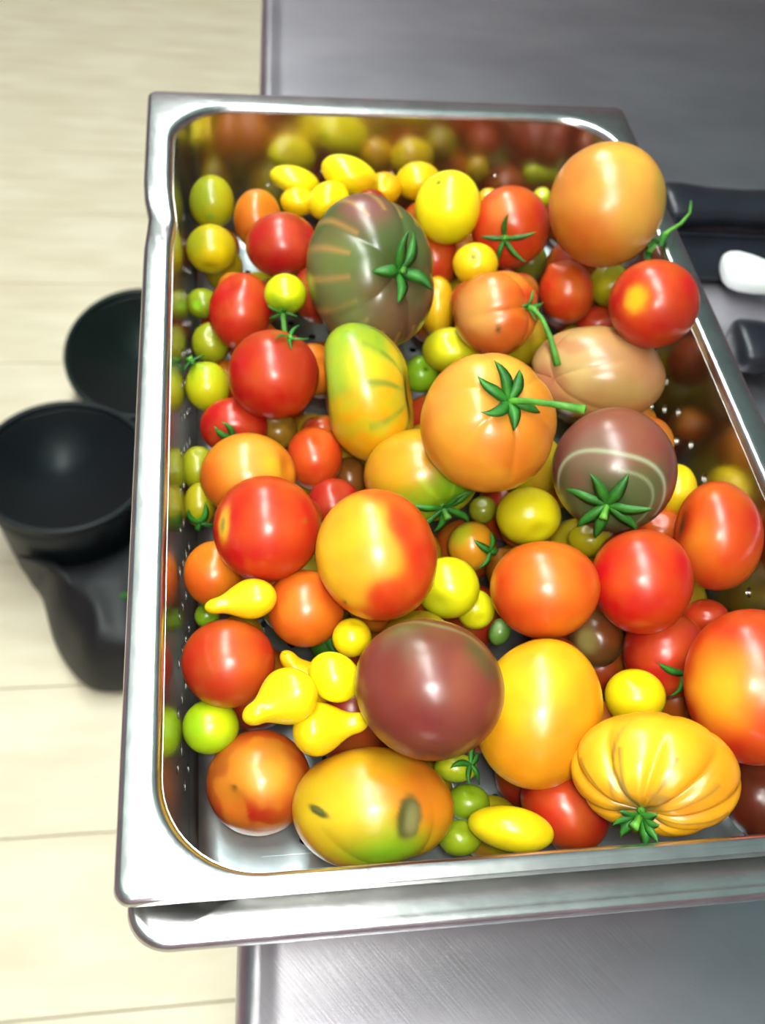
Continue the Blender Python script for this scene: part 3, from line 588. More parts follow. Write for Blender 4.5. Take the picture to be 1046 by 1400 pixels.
# id -> (stem direction, colours, label, options)
IT = {
'a1': ((-.1, -.75), ['b3aa0c', ('patch', '7f8f18', -.6, .3, .7, .2, .6), ('oval', '7da832', -.1, -.55, .14, .12, 0, .3)], 'olive-yellow oval tomato in the far left corner of the pan, touching the left wall', dict(shape='plum', dimple=.04)),
'a2': ((-.05, -.8), ['c9ae08', ('patch', '8a9412', -.7, .3, .6, .2, .6), ('patch', 'e2c400', .2, -.2, .4, .2, .7)], 'dull yellow round tomato by the left wall just below the olive-yellow oval one', dict()),
'a2b': ((.4, -.3), ['a88c0a', ('noise', '8a8410', 4, 0, .3, .5)], 'dull yellow tomato half hidden under the round yellow one at the left wall', dict()),
'a3': ((.55, .35), ['de7a14', ('patch', 'c85a10', -.6, -.3, .5, .2, .6), ('oval', '8a5a20', .6, .15, .28, .05, 20, .3)], 'tall orange tomato with a thin brown scar, behind the dark red one far left', dict()),
'a4': ((.7, .55), ['c62a16', ('patch', 'd8402a', .3, .3, .5, .2, .5), ('noise', 'b42010', 4, .2, .2, .4)], 'dark red round tomato to the left of the huge purple-green heirloom', dict()),
'a5': ((-.35, .75), ['d43414', ('patch', 'c42410', -.5, .5, .6, .2, .5), ('patch', 'e05222', 0, 0, .35, .15, .4)], 'red plum-shaped tomato left of the little lime-yellow cherry tomato', dict()),
'a6': ((-.1, -.85), ['ccd60a', ('stem', '6f9a10', .9, .2, .8), ('patch', 'e6e60a', .1, .3, .5, .2, .7)], 'little lime-yellow cherry tomato with green stalk, sitting on the red ones beside the heirloom', dict(calyx=(5, .010, .0028, .010, (.2, -.8)))),
'a7': ((.35, .80), ['c9280f', ('patch', 'b52312', .5, .5, .7, .2, .5), ('patch', 'dd4a1c', -.1, -.1, .35, .2, .5)], 'glossy deep red tomato left of the green-striped two-lobed one', dict(calyx=(4, .009, .0024, .003, (.3, .3)), dimple=.07)),
'p8': ((.85, -.2), [YEL, ('patch', 'f7ea30', -.3, .2, .5, .2, .6), ('pole', 'e6d420', .3, .1)], 'yellow plum tomato at the far end, first from the left in the yellow row', dict(dimple=.03)),
'p9': ((.8, -.4), [YEL, ('patch', 'f0b400', .6, -.3, .5, .2, .7)], 'largest yellow plum tomato of the far row, under the holes of the end wall', dict(dimple=.03)),
'p10': ((.3, .6), ['f2c800'], 'small yellow tomato in front of the first yellow plum tomato', dict()),
'p11': ((.5, .3), ['f4da08', ('patch', 'f0b800', .5, -.3, .5, .2, .6)], 'yellow tomato touching the upper left of the purple-green heirloom', dict()),
'p12': ((.2, .4), ['f0b400', ('patch', 'f4d010', -.2, .1, .4, .2, .7)], 'small amber-yellow tomato between two larger ones in the far yellow row', dict()),
'p13': ((.7, .3), ['f2c804', ('patch', 'eab000', .4, -.5, .6, .2, .5)], 'round golden tomato behind the big lemon-coloured one', dict()),
'a14': ((-.35, .72), ['f2e20e', ('stem', 'cfc820', .3, .1, .6), ('oval', '30401c', -.35, .72, .06, .06, 0, .3), ('patch', 'd8cc0a', .3, -.8, .5, .2, .6)], 'big lemon-yellow egg-shaped tomato with a tiny black stem scar', dict(dimple=.06)),
'a15': ((.50, .06), ['74463a', ('noise', '4a5a28', 3.2, .05, .3, .75), ('patch', '51602e', .45, .65, .55, .18, .8), ('patch', '8a4a48', -.05, .85, .42, .15, .9), ('patch', '76503a', .2, -.75, .6, .2, .8),
          ('patch', '707a3c', -.55, .05, .5, .3, .7), ('stripe', 'b08448', 16, 4, .9, .8, 2.2), ('patch', '6a7a44', -.35, -.5, .35, .15, .5), ('stem', '51502a', .38, .10, .6)],
          'huge purple-green heirloom tomato with olive streaks and dark green calyx, near the centre top', dict(fine=True, ribs=(5, .07), dimple=.16, calyx=(5, .021, .0066, .007, (.1, .1)))),
'a16': ((.2, .5), ['dc4412', ('patch', 'e2621c', 0, .5, .5, .2, .6)], 'red-orange tomato tucked behind the right side of the purple-green heirloom', dict()),
'a17': ((-.15, -.28), ['db4212', ('patch', 'e6843a', -.25, .45, .35, .15, .6), ('patch', 'c8300c', .7, 0, .5, .2, .6)], 'red-orange tomato with a thin green star calyx, left of the big peach one', dict(calyx=(5, .018, .0034, .005, (.1, .3)), dimple=.09)),
'a18': ((-.15, .35), ['f0c80a', ('oval', '5a5a20', -.15, .35, .08, .08, 0, .3), ('patch', 'e8a800', .3, -.6, .5, .2, .5)], 'small golden-yellow tomato with a dark stem dot in front of the calyxed red-orange one', dict(dimple=.08)),
'a19': ((0, .5), ['c4cc0c'], 'tiny lime tomato beside the big peach tomato at the far end', dict()),
'a19b': ((0, .5), ['e2b80c'], 'small yellow tomato barely showing right of the lemon-yellow egg-shaped one', dict()),
'a20': ((.4, 1.35), ['dd8c36', ('patch', 'dfa040', .4, .1, .8, .25, .7), ('patch', 'd6701c', -.5, -.7, .8, .2, .7), ('patch', 'e2a03c', .2, .8, .5, .2, .5), ('patch', 'b09a30', .95, .15, .35, .12, .6)],
          'large smooth peach-orange tomato heaped above the right rim, highest at the far end', dict(fine=True)),
'a21': ((.75, .15), ['de6a1e', ('patch', 'e09a4a', -.45, .1, .7, .2, .85), ('patch', 'd8400e', .6, .15, .5, .2, .8), ('noise', 'dd7a20', 3, .2, .2, .4), ('oval', '4a3020', .02, -.35, .05, .06, 0, .3)],
          'lobed peach and orange-red tomato right of centre with a long green stalk', dict(ribs=(4, .10), dimple=.12, dents=((.9, -.5, .5, .14), (-.1, 1, .4, .05)), calyx=(4, .009, .0026, .028, (-.1, -1.3)))),
'a22': ((-.5, .75), ['da4410', ('patch', 'e26418', .2, .2, .5, .2, .6), ('pole', 'c43a0c', .8, .3)], 'small orange-red tomato with a pointed shoulder below the big peach one', dict(shape='tip', dimple=0)),
'a23': ((0, .6), ['a8a412', ('patch', 'c2b414', -.1, 0, .5, .2, .7)], 'olive-yellow tomato behind the bright red one at the right wall', dict()),
'a24': ((-.42, .10), ['d22a10', ('patch', 'e24a18', -.2, -.1, .6, .2, .7), ('oval', 'f2b018', -.42, .14, .26, .28, 0, .16), ('patch', 'bb2410', .6, -.4, .7, .2, .6)], 'bright red tomato with a yellow spot, resting on the right rim', dict(dimple=.05)),
'a25': ((0, .5), ['cf3a18'], 'red tomato mostly hidden between the yellow-spotted red one and the tan one', dict()),
'a26': ((0, .8), ['d8a00a', ('patch', 'e4b814', -.2, -.2, .5, .2, .6)], 'golden tomato squeezed against the lower right of the purple-green heirloom', dict()),
'a27': ((.2, .5), ['c2c010', ('patch', 'dcd41a', -.1, .2, .5, .2, .8)], 'yellow-green tomato above the big orange one with the green calyx', dict()),
'a28': ((.3, .5), ['86b416', ('oval', '2a3a18', .25, .3, .12, .10, 0, .3)], 'small bright green tomato wedged beside the striped two-lobed one', dict()),
'a29': ((.93, .06), ['dba80c', ('patch', '8aa826', -.45, .75, 1.0, .16), ('patch', '9ab430', -.7, .35, .5, .14, .8), ('patch', 'd8c01a', .05, .32, .38, .15, .75), ('patch', 'e0a000', .15, -.65, .7, .2, .6), ('stripe', '55802a', 9, 4, .75, .3, 1.25),
          ('noise', 'b0b41c', 6, .2, .15, .4), ('oval', '3a3420', .86, .0, .10, .30, 0, .2)], 'green and yellow striped two-lobed tomato with a pinched waist, centre left', dict(fine=True, dents=((-.999, .00, .50, .42), (.998, .05, .35, .10), (.2, .9, .4, .05)), dimple=.08)),
'a30': ((.33, .34), ['e08a1e', ('patch', 'e6a03c', -.1, .5, .8, .25, .7), ('patch', 'd87018', .5, -.5, .7, .25, .6), ('noise', 'e49a2a', 3, .1, .25, .5)], 'big orange tomato with a bright green calyx and stalk pointing right',
          dict(fine=True, ribs=(6, .05), dimple=.15, calyx=(6, .0165, .0058, .019, (1.5, -.5)))),
'a31': ((-.72, -.1), ['be9054', ('patch', 'caa468', -.3, .3, .8, .25, .7), ('noise', 'c07848', 4, .15, .2, .5), ('patch', 'b87a50', .6, .3, .7, .2, .6), ('patch', 'b08a4a', .2, -.4, .4, .2, .5), ('patch', 'c86a4c', -.8, -.2, .3, .15, .5)],
          'dull tan-pink ribbed tomato leaning on the purple-green one at the right wall', dict(fine=True, ribs=(5, .05), dimple=.10, dents=((.2, -.95, .4, .03),), rough=.3)),
'a32': ((-.12, -.60), ['7a3c36', ('patch', '5c5a34', -.05, -.35, .95, .14, .85), ('patch', '92493c', .1, .7, .8, .2, .8), ('patch', '86685a', -.35, .25, .4, .15, .6), ('patch', '7a4440', -.45, -.28, .28, .1, .6), ('stem', '4d5c34', .5, .12, .8), ('ring', 'a8b090', .95, .035, .8, 1.5, -.3), ('ring', '98a078', .70, .025, .7, 0, .1)],
          'dark purple and green tomato with concentric scars and a large drooping calyx, right of centre', dict(fine=True, dimple=.12, calyx=(7, .020, .0060, .007, (-.2, -.6)))),
'a33': ((-.4, -.1), ['8c960e', ('oval', '8ac024', -.4, -.1, .3, .3, 0, .2)], 'small olive tomato with light green stem end deep by the left wall', dict()),
'a34': ((0, .5), ['94980c', ('patch', 'a8a40e', .1, -.1, .5, .2, .5)], 'olive-green cherry tomato by the left wall left of the red plum-shaped one', dict()),
'a35': ((-.55, .80), ['b8b60a', ('stem', '7aa81a', .5, .15, .8), ('patch', 'c8c008', .1, -.2, .5, .2, .5)], 'yellow-green pear-like tomato with a green cap by the left wall', dict(shape='tip', dimple=0, calyx=(4, .009, .0050, .004, (-.1, .3)))),
'a36': ((-.05, -.45), ['cb2a14', ('patch', 'b42410', -.7, -.2, .5, .2, .6)], 'small red tomato with a dull green calyx in front, near the left wall', dict(calyx=(5, .015, .0040, .004, (.2, -.3)), dimple=.08)),
'a37': ((.85, .2), ['e4841a', ('patch', 'e89a34', .0, .3, .7, .2, .7), ('patch', 'eab020', .55, .25, .22, .12, .7), ('patch', 'dd6a14', -.8, -.2, .5, .2, .7)], 'orange tomato partly covered by the red one with a yellow scar', dict()),
'a38': ((-.84, .12), ['d42c10', ('oval', 'eeb41c', -.84, .10, .30, .17, 90, .16), ('oval', '9a8a3a', -.86, .08, .14, .06, 90, .2), ('patch', 'db4418', .2, -.1, .5, .2, .5), ('oval', 'a8781c', .65, .15, .05, .04, 0, .3)],
          'glossy red tomato with a yellow corky scar on its left, left of the bicoloured one', dict(dimple=.03)),
'a39': ((.2, .7), ['dc5014', ('patch', 'd23c10', .5, -.4, .6, .2, .6)], 'small orange-red oval tomato between the left orange one and the striped two-lobed one', dict()),
'a40': ((.3, .6), ['bb2a18'], 'dark red tomato mostly hidden left of the yellow-and-red bicoloured one', dict()),
'a41': ((.40, -.70), ['cf9412', ('patch', '6ea010', .52, -.42, .62, .2, 1), ('patch', '8aa814', .0, -.65, .5, .18, .8), ('patch', 'd89a1c', -.4, .4, .7, .25, .6), ('stripe', 'a4c02a', 8, 4, .5, .3, .9)],
          'amber tomato turning green at its lower right, with leafy calyx underneath, dead centre', dict(fine=True, dimple=.1, calyx=(6, .021, .0050, .006, (.2, -.5)))),
'a42': ((-.3, -1.25), ['e05212', ('patch', 'e6a41c', -.55, .1, .95, .10), ('patch', 'dd4210', .75, .35, .62, .08), ('patch', 'eaa428', .05, -.05, .36, .12, .8), ('patch', 'dd4a12', .15, -.62, .33, .08), ('patch', 'e0901a', .60, -.80, .38, .06), ('oval', '5a4014', -.55, -.72, .06, .03, 40, .3)],
          'yellow and red bicoloured tomato with blotchy patches, above the dark purple-red one', dict(fine=True, dimple=.04)),
'a43': ((-.4, .6), ['e07412', ('patch', 'd4500e', -.5, -.4, .6, .2, .6)], 'orange tomato at the left wall behind the yellow pear-shaped one', dict()),
'p44': ((-.93, -.18), ['f2cc08', ('patch', 'f4dc20', .4, .3, .5, .2, .6)], 'yellow pear-shaped tomato with neck pointing left, lying on the orange one at left', dict(shape='pear')),
'a45': ((.3, 1.2), ['dd6412', ('patch', 'e47a1c', -.1, .1, .6, .2, .6), ('patch', 'd24c0e', .6, .5, .5, .2, .6)], 'round orange tomato below the glossy red one, left of the bicoloured one', dict()),
'a46': ((-.2, 1.2), ['c63e10', ('patch', 'd65218', .1, .1, .6, .25, .6), ('patch', 'b83010', -.7, -.2, .6, .2, .5)], 'rusty red tomato against the left wall, above the lime-green round one', dict()),
'a47': ((.2, .8), ['f0d606'], 'small yellow cherry tomato touching the upper left of the dark purple-red one', dict()),
'p48': ((-.80, -.42), ['f2ce06', ('patch', 'f6e012', .3, .3, .6, .2, .7)], 'yellow pear-shaped tomato standing neck down to the left, right of the lime-green round one', dict(shape='pear')),
'p49': ((-.60, .72), ['eebc06'], 'yellow pear-shaped tomato with only its knobbed neck showing, under the rusty red one', dict(shape='pear')),
'p50': ((.62, -.60), ['f2e008', ('pole', 'f0d404', .9, .3)], 'bright yellow oval tomato with a white glint, left of the dark purple-red one', dict(dimple=.03)),
'p51': ((.97, .12), ['f0ca06', ('stem', 'd0cc10', .6, .2, .6)], 'yellow pear-shaped tomato with neck pointing right under the dark purple-red one', dict(shape='pear')),
'a52': ((.2, -1.2), ['a2c00a', ('patch', 'c4d60c', .3, .2, .6, .25, .8), ('patch', '86b010', -.7, 0, .5, .2, .6)], 'lime-green round tomato by the left wall near the front corner', dict()),
'a53': ((-.5, -.35), ['d05414', ('patch', 'cc2c0e', .15, .85, .45, .12, .9), ('patch', 'eaa030', .02, .2, .55, .2, 1), ('patch', 'b06018', -.7, .1, .5, .2, .7), ('patch', 'b92a0c', -.2, -.8, .55, .15, .8), ('noise', 'dd8420', 5, .25, .15, .5), ('oval', '6a4a18', -.5, -.1, .05, .04, 0, .3)],
          'mottled orange-red tomato on the bare pan bottom in the near left corner', dict()),
'a54': ((.38, -.92), ['d08c12', ('patch', '7aac14', .12, -.55, .62, .22, 1), ('patch', 'd07c10', -.1, .75, .6, .2, .6), ('patch', 'ccaa18', -.5, 0, .7, .2, .8), ('patch', 'd87a14', .7, .3, .7, .2, .8), ('patch', '84b020', .75, -.7, .35, .12, .8), ('patch', 'd89a14', -.1, .8, .5, .2, .6),
          ('oval', '3c3a18', -.66, -.06, .17, .065, -30, .12), ('oval', '6a6230', -.66, -.04, .10, .035, -30, .2), ('oval', '4a4218', .42, -.16, .16, .36, 0, .08), ('oval', '857848', .45, -.20, .09, .26, 0, .2)],
          'big orange and green tomato with two brown corky scars, at the near rim', dict(fine=True, dimple=.08, ribs=(4, .05), dents=((.42, -.16, .16, .03), (.36, -1, .3, .10)))),
'a55': ((.15, .88), ['84302a', ('patch', '4c5424', .72, .48, .33, .12, .9), ('patch', '7c5440', -.15, .75, .5, .15, .75), ('patch', '96463a', .3, .2, .5, .2, .5), ('patch', '56602e', -.3, .9, .25, .1, .7), ('noise', '7a2a26', 4, .2, .25, .5), ('oval', '8a7a50', -.1, .95, .7, .05, 0, .3)],
          'dark purple-red round tomato with an olive patch, large and glossy, front centre', dict(fine=True, dimple=.05)),
'a56': ((-.75, -1.1), ['e8a00e', ('patch', 'ecb016', -.1, .5, .7, .25, .7), ('patch', 'e08a0c', .3, -.7, .8, .25, .6), ('patch', 'e88c0c', .8, .2, .4, .2, .6)], 'large smooth golden-orange tomato behind the dark purple-red one', dict(fine=True)),
'a57': ((-.3, -.5), ['d4d008', ('patch', 'e6de08', .2, .3, .5, .2, .8), ('patch', 'b4b80c', -.4, -.6, .5, .2, .7)], 'yellow-green cherry tomato right of the bicoloured one', dict()),
'a58': ((.3, -.5), ['d0cc0a'], 'smaller yellow-green cherry tomato below the other, left of the orange-red round one', dict()),
'a59': ((.75, -.2), ['d88c12', ('patch', 'b0aa18', -.5, .6, .6, .2, .8), ('patch', '94a01c', -.2, -.9, .3, .12, .7)], 'small orange tomato with green edges in the hollow right of centre', dict(calyx=(4, .010, .0040, .003))),
'a60': ((0, 1.05), ['df5c10', ('patch', 'e5741a', -.1, .2, .6, .25, .6), ('patch', 'd8480c', -.7, -.4, .6, .2, .5)], 'round orange-red tomato with a white glint, left of its redder twin', dict(fine=False)),
'a61': ((-.1, 1.1), ['d42a0c', ('patch', 'de4416', -.1, .1, .4, .2, .5), ('patch', 'c4260c', .5, -.5, .7, .2, .4)], 'round bright red tomato between two orange-red ones, right of centre', dict()),
'a62': ((-.85, .25), ['dd4a10', ('patch', 'e5701a', -.35, -.2, .45, .2, .8), ('patch', 'cc300c', .7, .4, .7, .25, .7), ('oval', '5a3a18', -.9, .2, .1, .2, 0, .3)], 'tall orange-red tomato at the right edge of the photo, against the right wall', dict()),
'a63': ((.35, -.55), ['d8c80a', ('patch', 'c8bc0c', -.6, .1, .5, .2, .6)], 'yellow tomato above the round orange-red one, touching the large drooping calyx', dict()),
'a64': ((0, .6), ['b8ac0c'], 'olive-yellow tomato under the drooping calyx of the purple-green one', dict()),
'a65': ((0, .5), ['cc5010'], 'orange tomato down in the gap right of the drooping calyx', dict()),
'a66': ((.2, .9), ['ecc80a', ('patch', 'd8b40a', 0, -.7, .6, .2, .6)], 'yellow tomato peeking out between the purple-green one and the right wall', dict()),
'a67': ((0, .5), ['8a8c14'], 'tiny olive tomato deep in the gap under the big calyxed orange one', dict()),
'a68': ((.45, -.45), ['c42c10', ('patch', 'd4401c', .2, .2, .5, .2, .6)], 'deep red tomato in shade behind the yellow ball and the big ribbed one', dict(calyx=(3, .016, .0036, 0))),
'a69': ((0, .8), ['cc3c10'], 'red-orange tomato low behind the largest red-orange one at the right', dict()),
'a70': ((.2, 1.2), ['dd3a0e', ('patch', 'e88418', -.45, .05, .62, .18, .9), ('patch', 'eaa41c', -.5, -.1, .35, .18, .8), ('patch', 'cf2a0c', .1, .9, .7, .2, .7), ('patch', 'e0561a', .5, .3, .4, .2, .5)], 'largest red-orange tomato with an amber blush, cut by the right edge of the photo', dict(fine=True)),
'a71': ((-.3, -.2), ['6c3a18', ('patch', '9a8a4a', -.35, -.1, .4, .15, .6), ('patch', '8a3414', .6, .3, .6, .2, .6)], 'small brown-red tomato in the dark gap below the two round red ones', dict()),
'a72': ((.2, .7), ['ecd006', ('patch', 'f0da0a', -.1, .3, .5, .2, .6)], 'yellow ball-like tomato sitting right behind the ribbed golden-orange one', dict()),
'a73': ((-.20, -.72), ['e6a012', ('patch', 'eab420', -.4, .4, .7, .2, .7), ('patch', 'e08c10', .8, -.3, .7, .2, .7), ('stripe', '8a6a2a', 9, 26, .8, .25, 1.15), ('stem', '6a6030', .22, .06, .9), ('oval', 'b08430', .02, -.42, .14, .10, -20, .25), ('oval', '9a8a50', -.42, -.30, .05, .22, 10, .25), ('oval', '8a7238', -.54, .1, .025, .5, -4, .3)],
          'big ribbed golden-orange tomato with brown cracks and green stem end, at the near rim', dict(fine=True, ribs=(9, .15), dimple=.17, calyx=(8, .011, .0055, .009, (-.2, -.1)))),
'a74': ((-.8, .5), ['cf3812', ('patch', 'dd5222', .2, .0, .5, .2, .6), ('pole', 'bd2c0c', .6, .2)], 'red plum tomato left of the ribbed golden-orange one at the near rim', dict()),
'a75': ((.9, -.2), ['efd80a', ('patch', 'e8c008', .6, .2, .5, .2, .7), ('patch', 'c8cc10', -.9, .1, .3, .15, .5)], 'bright yellow plum tomato lying along the near rim', dict(dimple=.02)),
'a76': ((.3, .6), ['86a414', ('patch', '98b41c', 0, 0, .5, .2, .6)], 'green cherry tomato behind the yellow plum tomato at the near rim', dict()),
'a77': ((.7, .2), ['a4b014', ('patch', 'b8b816', -.2, .2, .5, .2, .6)], 'yellow-green cherry tomato just under the dark purple-red one, with a green calyx', dict(calyx=(5, .011, .0030, .003))),
'a78': ((.3, .6), ['98ac16'], 'pale green cherry tomato at the near rim, left of the yellow plum tomato', dict()),
'a79': ((.5, .8), ['6a9a3a', ('patch', '9ab878', -.1, .4, .5, .2, .6)], 'tiny pale green tomato below the round orange-red one', dict()),
'a80': ((0, .8), ['7c1c10', ('noise', '5e1a10', 4, 0, .3, .6)], 'dark red tomato low in the near right corner under the ribbed one', dict()),
'a82': ((0, .8), ['7aa010'], 'tiny green tomato by the left wall below the yellow pear-shaped one', dict()),
'a83': ((0, .8), ['98980c'], 'olive cherry tomato by the left wall left of the orange one, upper of two', dict()),
'a84': ((0, -.8), ['a4980a'], 'olive cherry tomato by the left wall left of the orange one, lower of two', dict(calyx=(4, .012, .0040, .003))),
'a87': ((0, .8), ['9a6a1c', ('noise', 'b0801c', 4, 0, .3, .6)], 'brownish orange tomato deep in the gap under the glossy deep red one', dict()),
'a88': ((0, .8), ['8a4a14'], 'rust-coloured tomato deep in the gap below the striped two-lobed one', dict()),
'a90': ((0, .8), ['b06814'], 'dull orange tomato down between the green-edged one and the orange-red one', dict()),
'a91': ((0, .8), ['d88014'], 'orange tomato down between the calyxed orange one and the purple-green one', dict()),
'a92': ((0, .8), ['7c7a20'], 'dark olive tomato in the gap under the calyxed red-orange one at the far end', dict()),
'a93': ((0, .8), ['3f7418', ('stem', '2f6a18', 1.2, .3, .8)], 'dark green tomato with leafy calyx deep below the round orange one', dict(calyx=(6, .017, .0060, .004))),
}
for n_, (iid, (S_, cols_, lab_, opt_)) in enumerate(IT.items()):
    opt_ = dict(opt_)
    pear = opt_.get('shape') == 'pear'
    if opt_.get('shape') == 'plum': opt_['shape'] = 'round'
    opt_.pop('rough', None)
    big_ = max(GEO[iid][3], GEO[iid][4])
    nm_ = 'pear_tomato' if pear else ('cherry_tomato' if big_ < .0165 else ('plum_tomato' if 'plum' in lab_[:30] else 'tomato'))
    grp_ = 'yellow pear-shaped tomatoes in the pan' if pear else ('small tomatoes in the pan' if big_ < .0165 else 'large and medium tomatoes in the pan')
    tomato(nm_, GEO[iid], S_, cols_, lab_, 'tomato', grp_, seed=n_ * 3, **opt_)

# the layer underneath, glimpsed through the gaps: copies of four plain tomatoes
UNDER = ['c23a12', 'cf6a14', 'b09a10', 'a82812']
UL = {'c23a12': 'red-orange', 'cf6a14': 'orange', 'b09a10': 'olive-yellow', 'a82812': 'dark red'}
proto = {}
for n_, (x, y, z, r) in enumerate(FILL):
    cc = UNDER[(n_ * 7 + n_ // 3) % 4]
    lab_ = UL[cc] + ' tomato buried at the bottom of the heap under the others'
    if (cc, r) not in proto:
        proto[(cc, r)] = tomato('tomato', (x, y, z, r, r, r * .97, .3 * n_, 0, 0, 0), (.5, .2), [cc, ('noise', 'b06a14', 3, .4, .3, .5)], lab_, 'tomato', UL[cc] + ' tomatoes buried in the heap', seed=n_, wob=.01)
    else:
        o = proto[(cc, r)].copy(); C.objects.link(o); o.location = (x, y, z); o.rotation_euler = (n_ * .7, n_ * 1.3, 0)

# ------------------------------------------------------------------ loose bits of vine
def vine(label, segs, name='vine_sprig'):
    r = empty(name, segs[0][0][0]); tag(r, label, 'vine')
    o = Vector(segs[0][0][0])
    for pts, r0, r1, lf in segs:
        k = len(pts)
        tube('leaf' if lf else 'stem', [Vector(p) - o for p in pts], [r0 + (r1 - r0) * i / (k - 1) for i in range(k)], M_CALYX if lf else M_STALK, r, 8, .35 if lf else 1)
    return r
for lab_, sg in VINES: vine(lab_, sg)

# ------------------------------------------------------------------ knives on the table, right
def handle(name, label, p0, p1, prof, m, blade=True, flat=.62, cat='knife', curve=0.0):
    """handle from butt p0 towards p1; prof = (fraction, half width, sideways shift)"""
    p0, p1 = Vector(p0), Vector(p1); d = p1 - p0; L = d.length; d.normalize()
    r = empty(name, p0, math.atan2(d.y, d.x)); tag(r, label, cat, 'knives lying on the worktable')
    V, F = [], []; n = 20
    for i, (s, hw, sh) in enumerate(prof):
        for k in range(n):
            q = 2 * math.pi * k / n
            cq, sq = math.cos(q), math.sin(q)
            V.append((s * L, sh + hw * math.copysign(abs(cq) ** .8, cq), hw * flat * math.copysign(abs(sq) ** .8, sq)))
    for i in range(len(prof) - 1):
        for k in range(n): F.append((i * n + k, i * n + (k + 1) % n, (i + 1) * n + (k + 1) % n, (i + 1) * n + k))
    F.append(tuple(range(n))[::-1]); F.append(tuple((len(prof) - 1) * n + k for k in range(n)))
    mesh_obj('handle', V, F, m, r)
    if blade:
        hw = .017; x0 = L - .004; x1 = L + .16; e = prof[-1][2]
        P = [(x0, e + hw * .8), (x0, e - hw), (x0 + .08, e - hw * 1.05), (x1 - .03, e - hw * .3), (x1, e + hw * .7), (x0 + .1, e + hw * .8)]
        V = [(a, b, .001) for a, b in P] + [(a, b, -.001) for a, b in P]; k = len(P)
        F = [tuple(range(k))[::-1], tuple(range(k, 2 * k))] + [(i, (i + 1) % k, k + (i + 1) % k, k + i) for i in range(k)]
        mesh_obj('blade', V, F, M_BLADE, r, False)
    return r
def hp(W, shifts=None, end=.06):
    P = [(0, W * .35, 0), (.01, W * .72, 0), (.03, W * .92, 0), (.06, W * 1.0, 0), (.14, W * 1.0, 0), (.3, W * .86, 0), (.5, W * .84, 0), (.75, W * .95, 0), (.93, W * 1.0, 0), (1, W * .9, 0)]
    return P
handle('knife', 'knife with thick black handle lying behind the pan, furthest of the three', (.2560, .3420, TZ + .0165), (.412, .334, TZ + .0165), hp(.0235), M_HANDLE)
white = [(0, .0075, .004), (.012, .0135, .003), (.04, .0170, .002), (.09, .0188, .001), (.16, .0182, -.001), (.24, .0160, -.0035), (.34, .0138, -.006), (.48, .0132, -.006), (.65, .0145, -.004), (.85, .0155, -.002), (1, .0150, 0)]
handle('knife', 'knife with curved white handle lying between the two black-handled ones', (.2860, .2530, TZ + .0172), (.432, .2340, TZ + .0172), white, M_WHITE, flat=.66)
handle('knife', 'knife with black handle nearest the camera, its rounded butt by the right rim', (.2640, .1660, TZ + .0165), (.41, .1520, TZ + .0165), hp(.0240), M_HANDLE)
tr = empty('dark_slab', (.355, .286, TZ)); tr.rotation_euler = (0, 0, -.05)  # low dark slab on the worktop, raised lip along its far side
tag(tr, 'low dark plastic tray lying between the black-handled and white-handled knives', 'slab')
bm_obj('slab_base', box_bm(-.094, .10, -.030, .028, 0, .004, .0015, 2), M_HANDLE, tr)
bm_obj('slab_lip', box_bm(-.094, .10, .024, .028, .0035, .007, .001, 2), M_HANDLE, tr)

# ------------------------------------------------------------------ bins on the floor, left
def lathe(name, prof, m, parent, n=48, sy=1.0, folds=0, fd=0):
    V, F = [], []
    for i, (r, z) in enumerate(prof):
        for k in range(n):
            q = 2 * math.pi * k / n
            rr2 = r * (1 + (fd * math.sin(folds * q + i * .9) * (i / len(prof)) if folds else 0))
            V.append((rr2 * math.cos(q), rr2 * math.sin(q) * sy, z + (fd * .1 * math.sin(3 * q + i) if folds else 0)))
    for i in range(len(prof) - 1):
        for k in range(n): F.append((i * n + k, i * n + (k + 1) % n, (i + 1) * n + (k + 1) % n, (i + 1) * n + k))
    F.append(tuple((len(prof) - 1) * n + k for k in range(n)))
    o = mesh_obj(name, V, F, m, parent)
    return o
def bucket(name, label, loc, R0, h, m, sy=1.0):
    r = empty(name, loc); tag(r, label, 'bin')
    t = .004
    lathe('body', [(R0 * .74, .006), (R0 * .78, .001), (R0 * .80, 0), (R0 * .8, .004), (R0 * .84, h * .3), (R0 * .90, h * .65), (R0 * .96, h - .012), (R0 * .96 - t, h - .012), (R0 * .9 - t, h * .65), (R0 * .8 - t, .02), (R0 * .74, .0065), (.02, .0065)], m, r, sy=sy)
    lathe('rim', [(R0 * .955, h - .016), (R0 * .985, h - .014), (R0, h - .008), (R0, h - .003), (R0 * .985, h), (R0 * .955, h), (R0 * .935, h - .004), (R0 * .93, h - .012), (R0 * .95, h - .014)], m, r, sy=sy)
    return r
BA = bucket('bin', 'low dark green oval plastic tub on the floor, further of the two floor bins', (-.268, .995, FZ), .134, .13, M_BIN, 1.24)
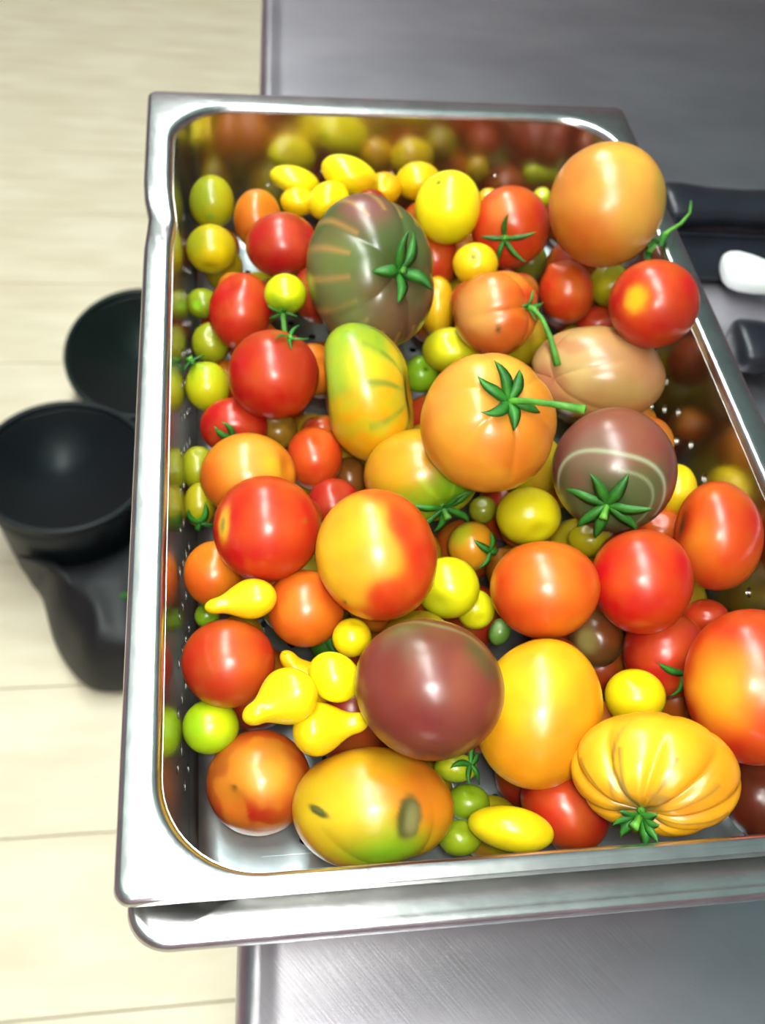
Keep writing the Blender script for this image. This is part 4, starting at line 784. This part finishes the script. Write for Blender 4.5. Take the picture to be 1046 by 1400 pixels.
BB = bucket('bin', 'dark teal round plastic bin on the floor, black liner inside', (-.368, .672, FZ), .132, .20, M_BIN2, 1.0)
lathe('liner', [(.1265, .192), (.122, .16), (.116, .12), (.110, .08), (.095, .04), (.05, .03), (.01, .028)], M_BAG, BB, 72, folds=17, fd=.05)
# slumped bag between the bins and the table
bc = Vector((-.368, .672)); V, F = [], []
levels = [(-1.050, 0, .112), (-1.03, .004, .116), (-.99, -.004, .124), (-.955, -.020, .129), (-.935, -.040, .131), (-.928, -.060, .131)]
outer = [(-.420, .570), (-.409, .525), (-.394, .475), (-.368, .425), (-.342, .386), (-.315, .378), (-.28, .376), (-.24, .374), (-.20, .378), (-.16, .40), (-.145, .45), (-.145, .53), (-.155, .62), (-.175, .70), (-.205, .74)]
cen = Vector((-.26, .50)); NB = len(outer) * 2
for li, (z, grow, rb_) in enumerate(levels):
    for i, (x, y) in enumerate(outer):
        d = Vector((x, y)) - cen; d.normalize()
        g = grow + (.004 * math.sin(i * 2.3 + li * 1.7) if li else 0)
        V.append((x + d.x * g, y + d.y * g, z + (.006 * math.sin(i * 1.9) if li > 3 else 0)))
    for i in reversed(range(len(outer))) if 0 else range(len(outer)):
        a = R(28 - (28 + 128) * i / (len(outer) - 1))
        V.append((bc.x + (rb_ + .004) * math.cos(a), bc.y + (rb_ + .004) * math.sin(a), z))
for li in range(len(levels) - 1):
    for k in range(NB): F.append((li * NB + k, li * NB + (k + 1) % NB, (li + 1) * NB + (k + 1) % NB, (li + 1) * NB + k))
h_ = len(outer)
for b0, flip in ((0, 1), ((len(levels) - 1) * NB, 0)):
    for i in range(h_ - 1):
        q = (b0 + i, b0 + i + 1, b0 + NB - 2 - i, b0 + NB - 1 - i); F.append(q[::-1] if flip else q)
bag = mesh_obj('rubbish_bag', V, F, M_BAG)
tag(bag, 'black plastic rubbish bag slumped on the floor against the nearer bin', 'bag')
s = bag.modifiers.new('soft', 'SUBSURF'); s.levels = 2; s.render_levels = 2
lf = vine('small green leaf lying on the black rubbish bag beside the pan', LEAF, 'leaf')
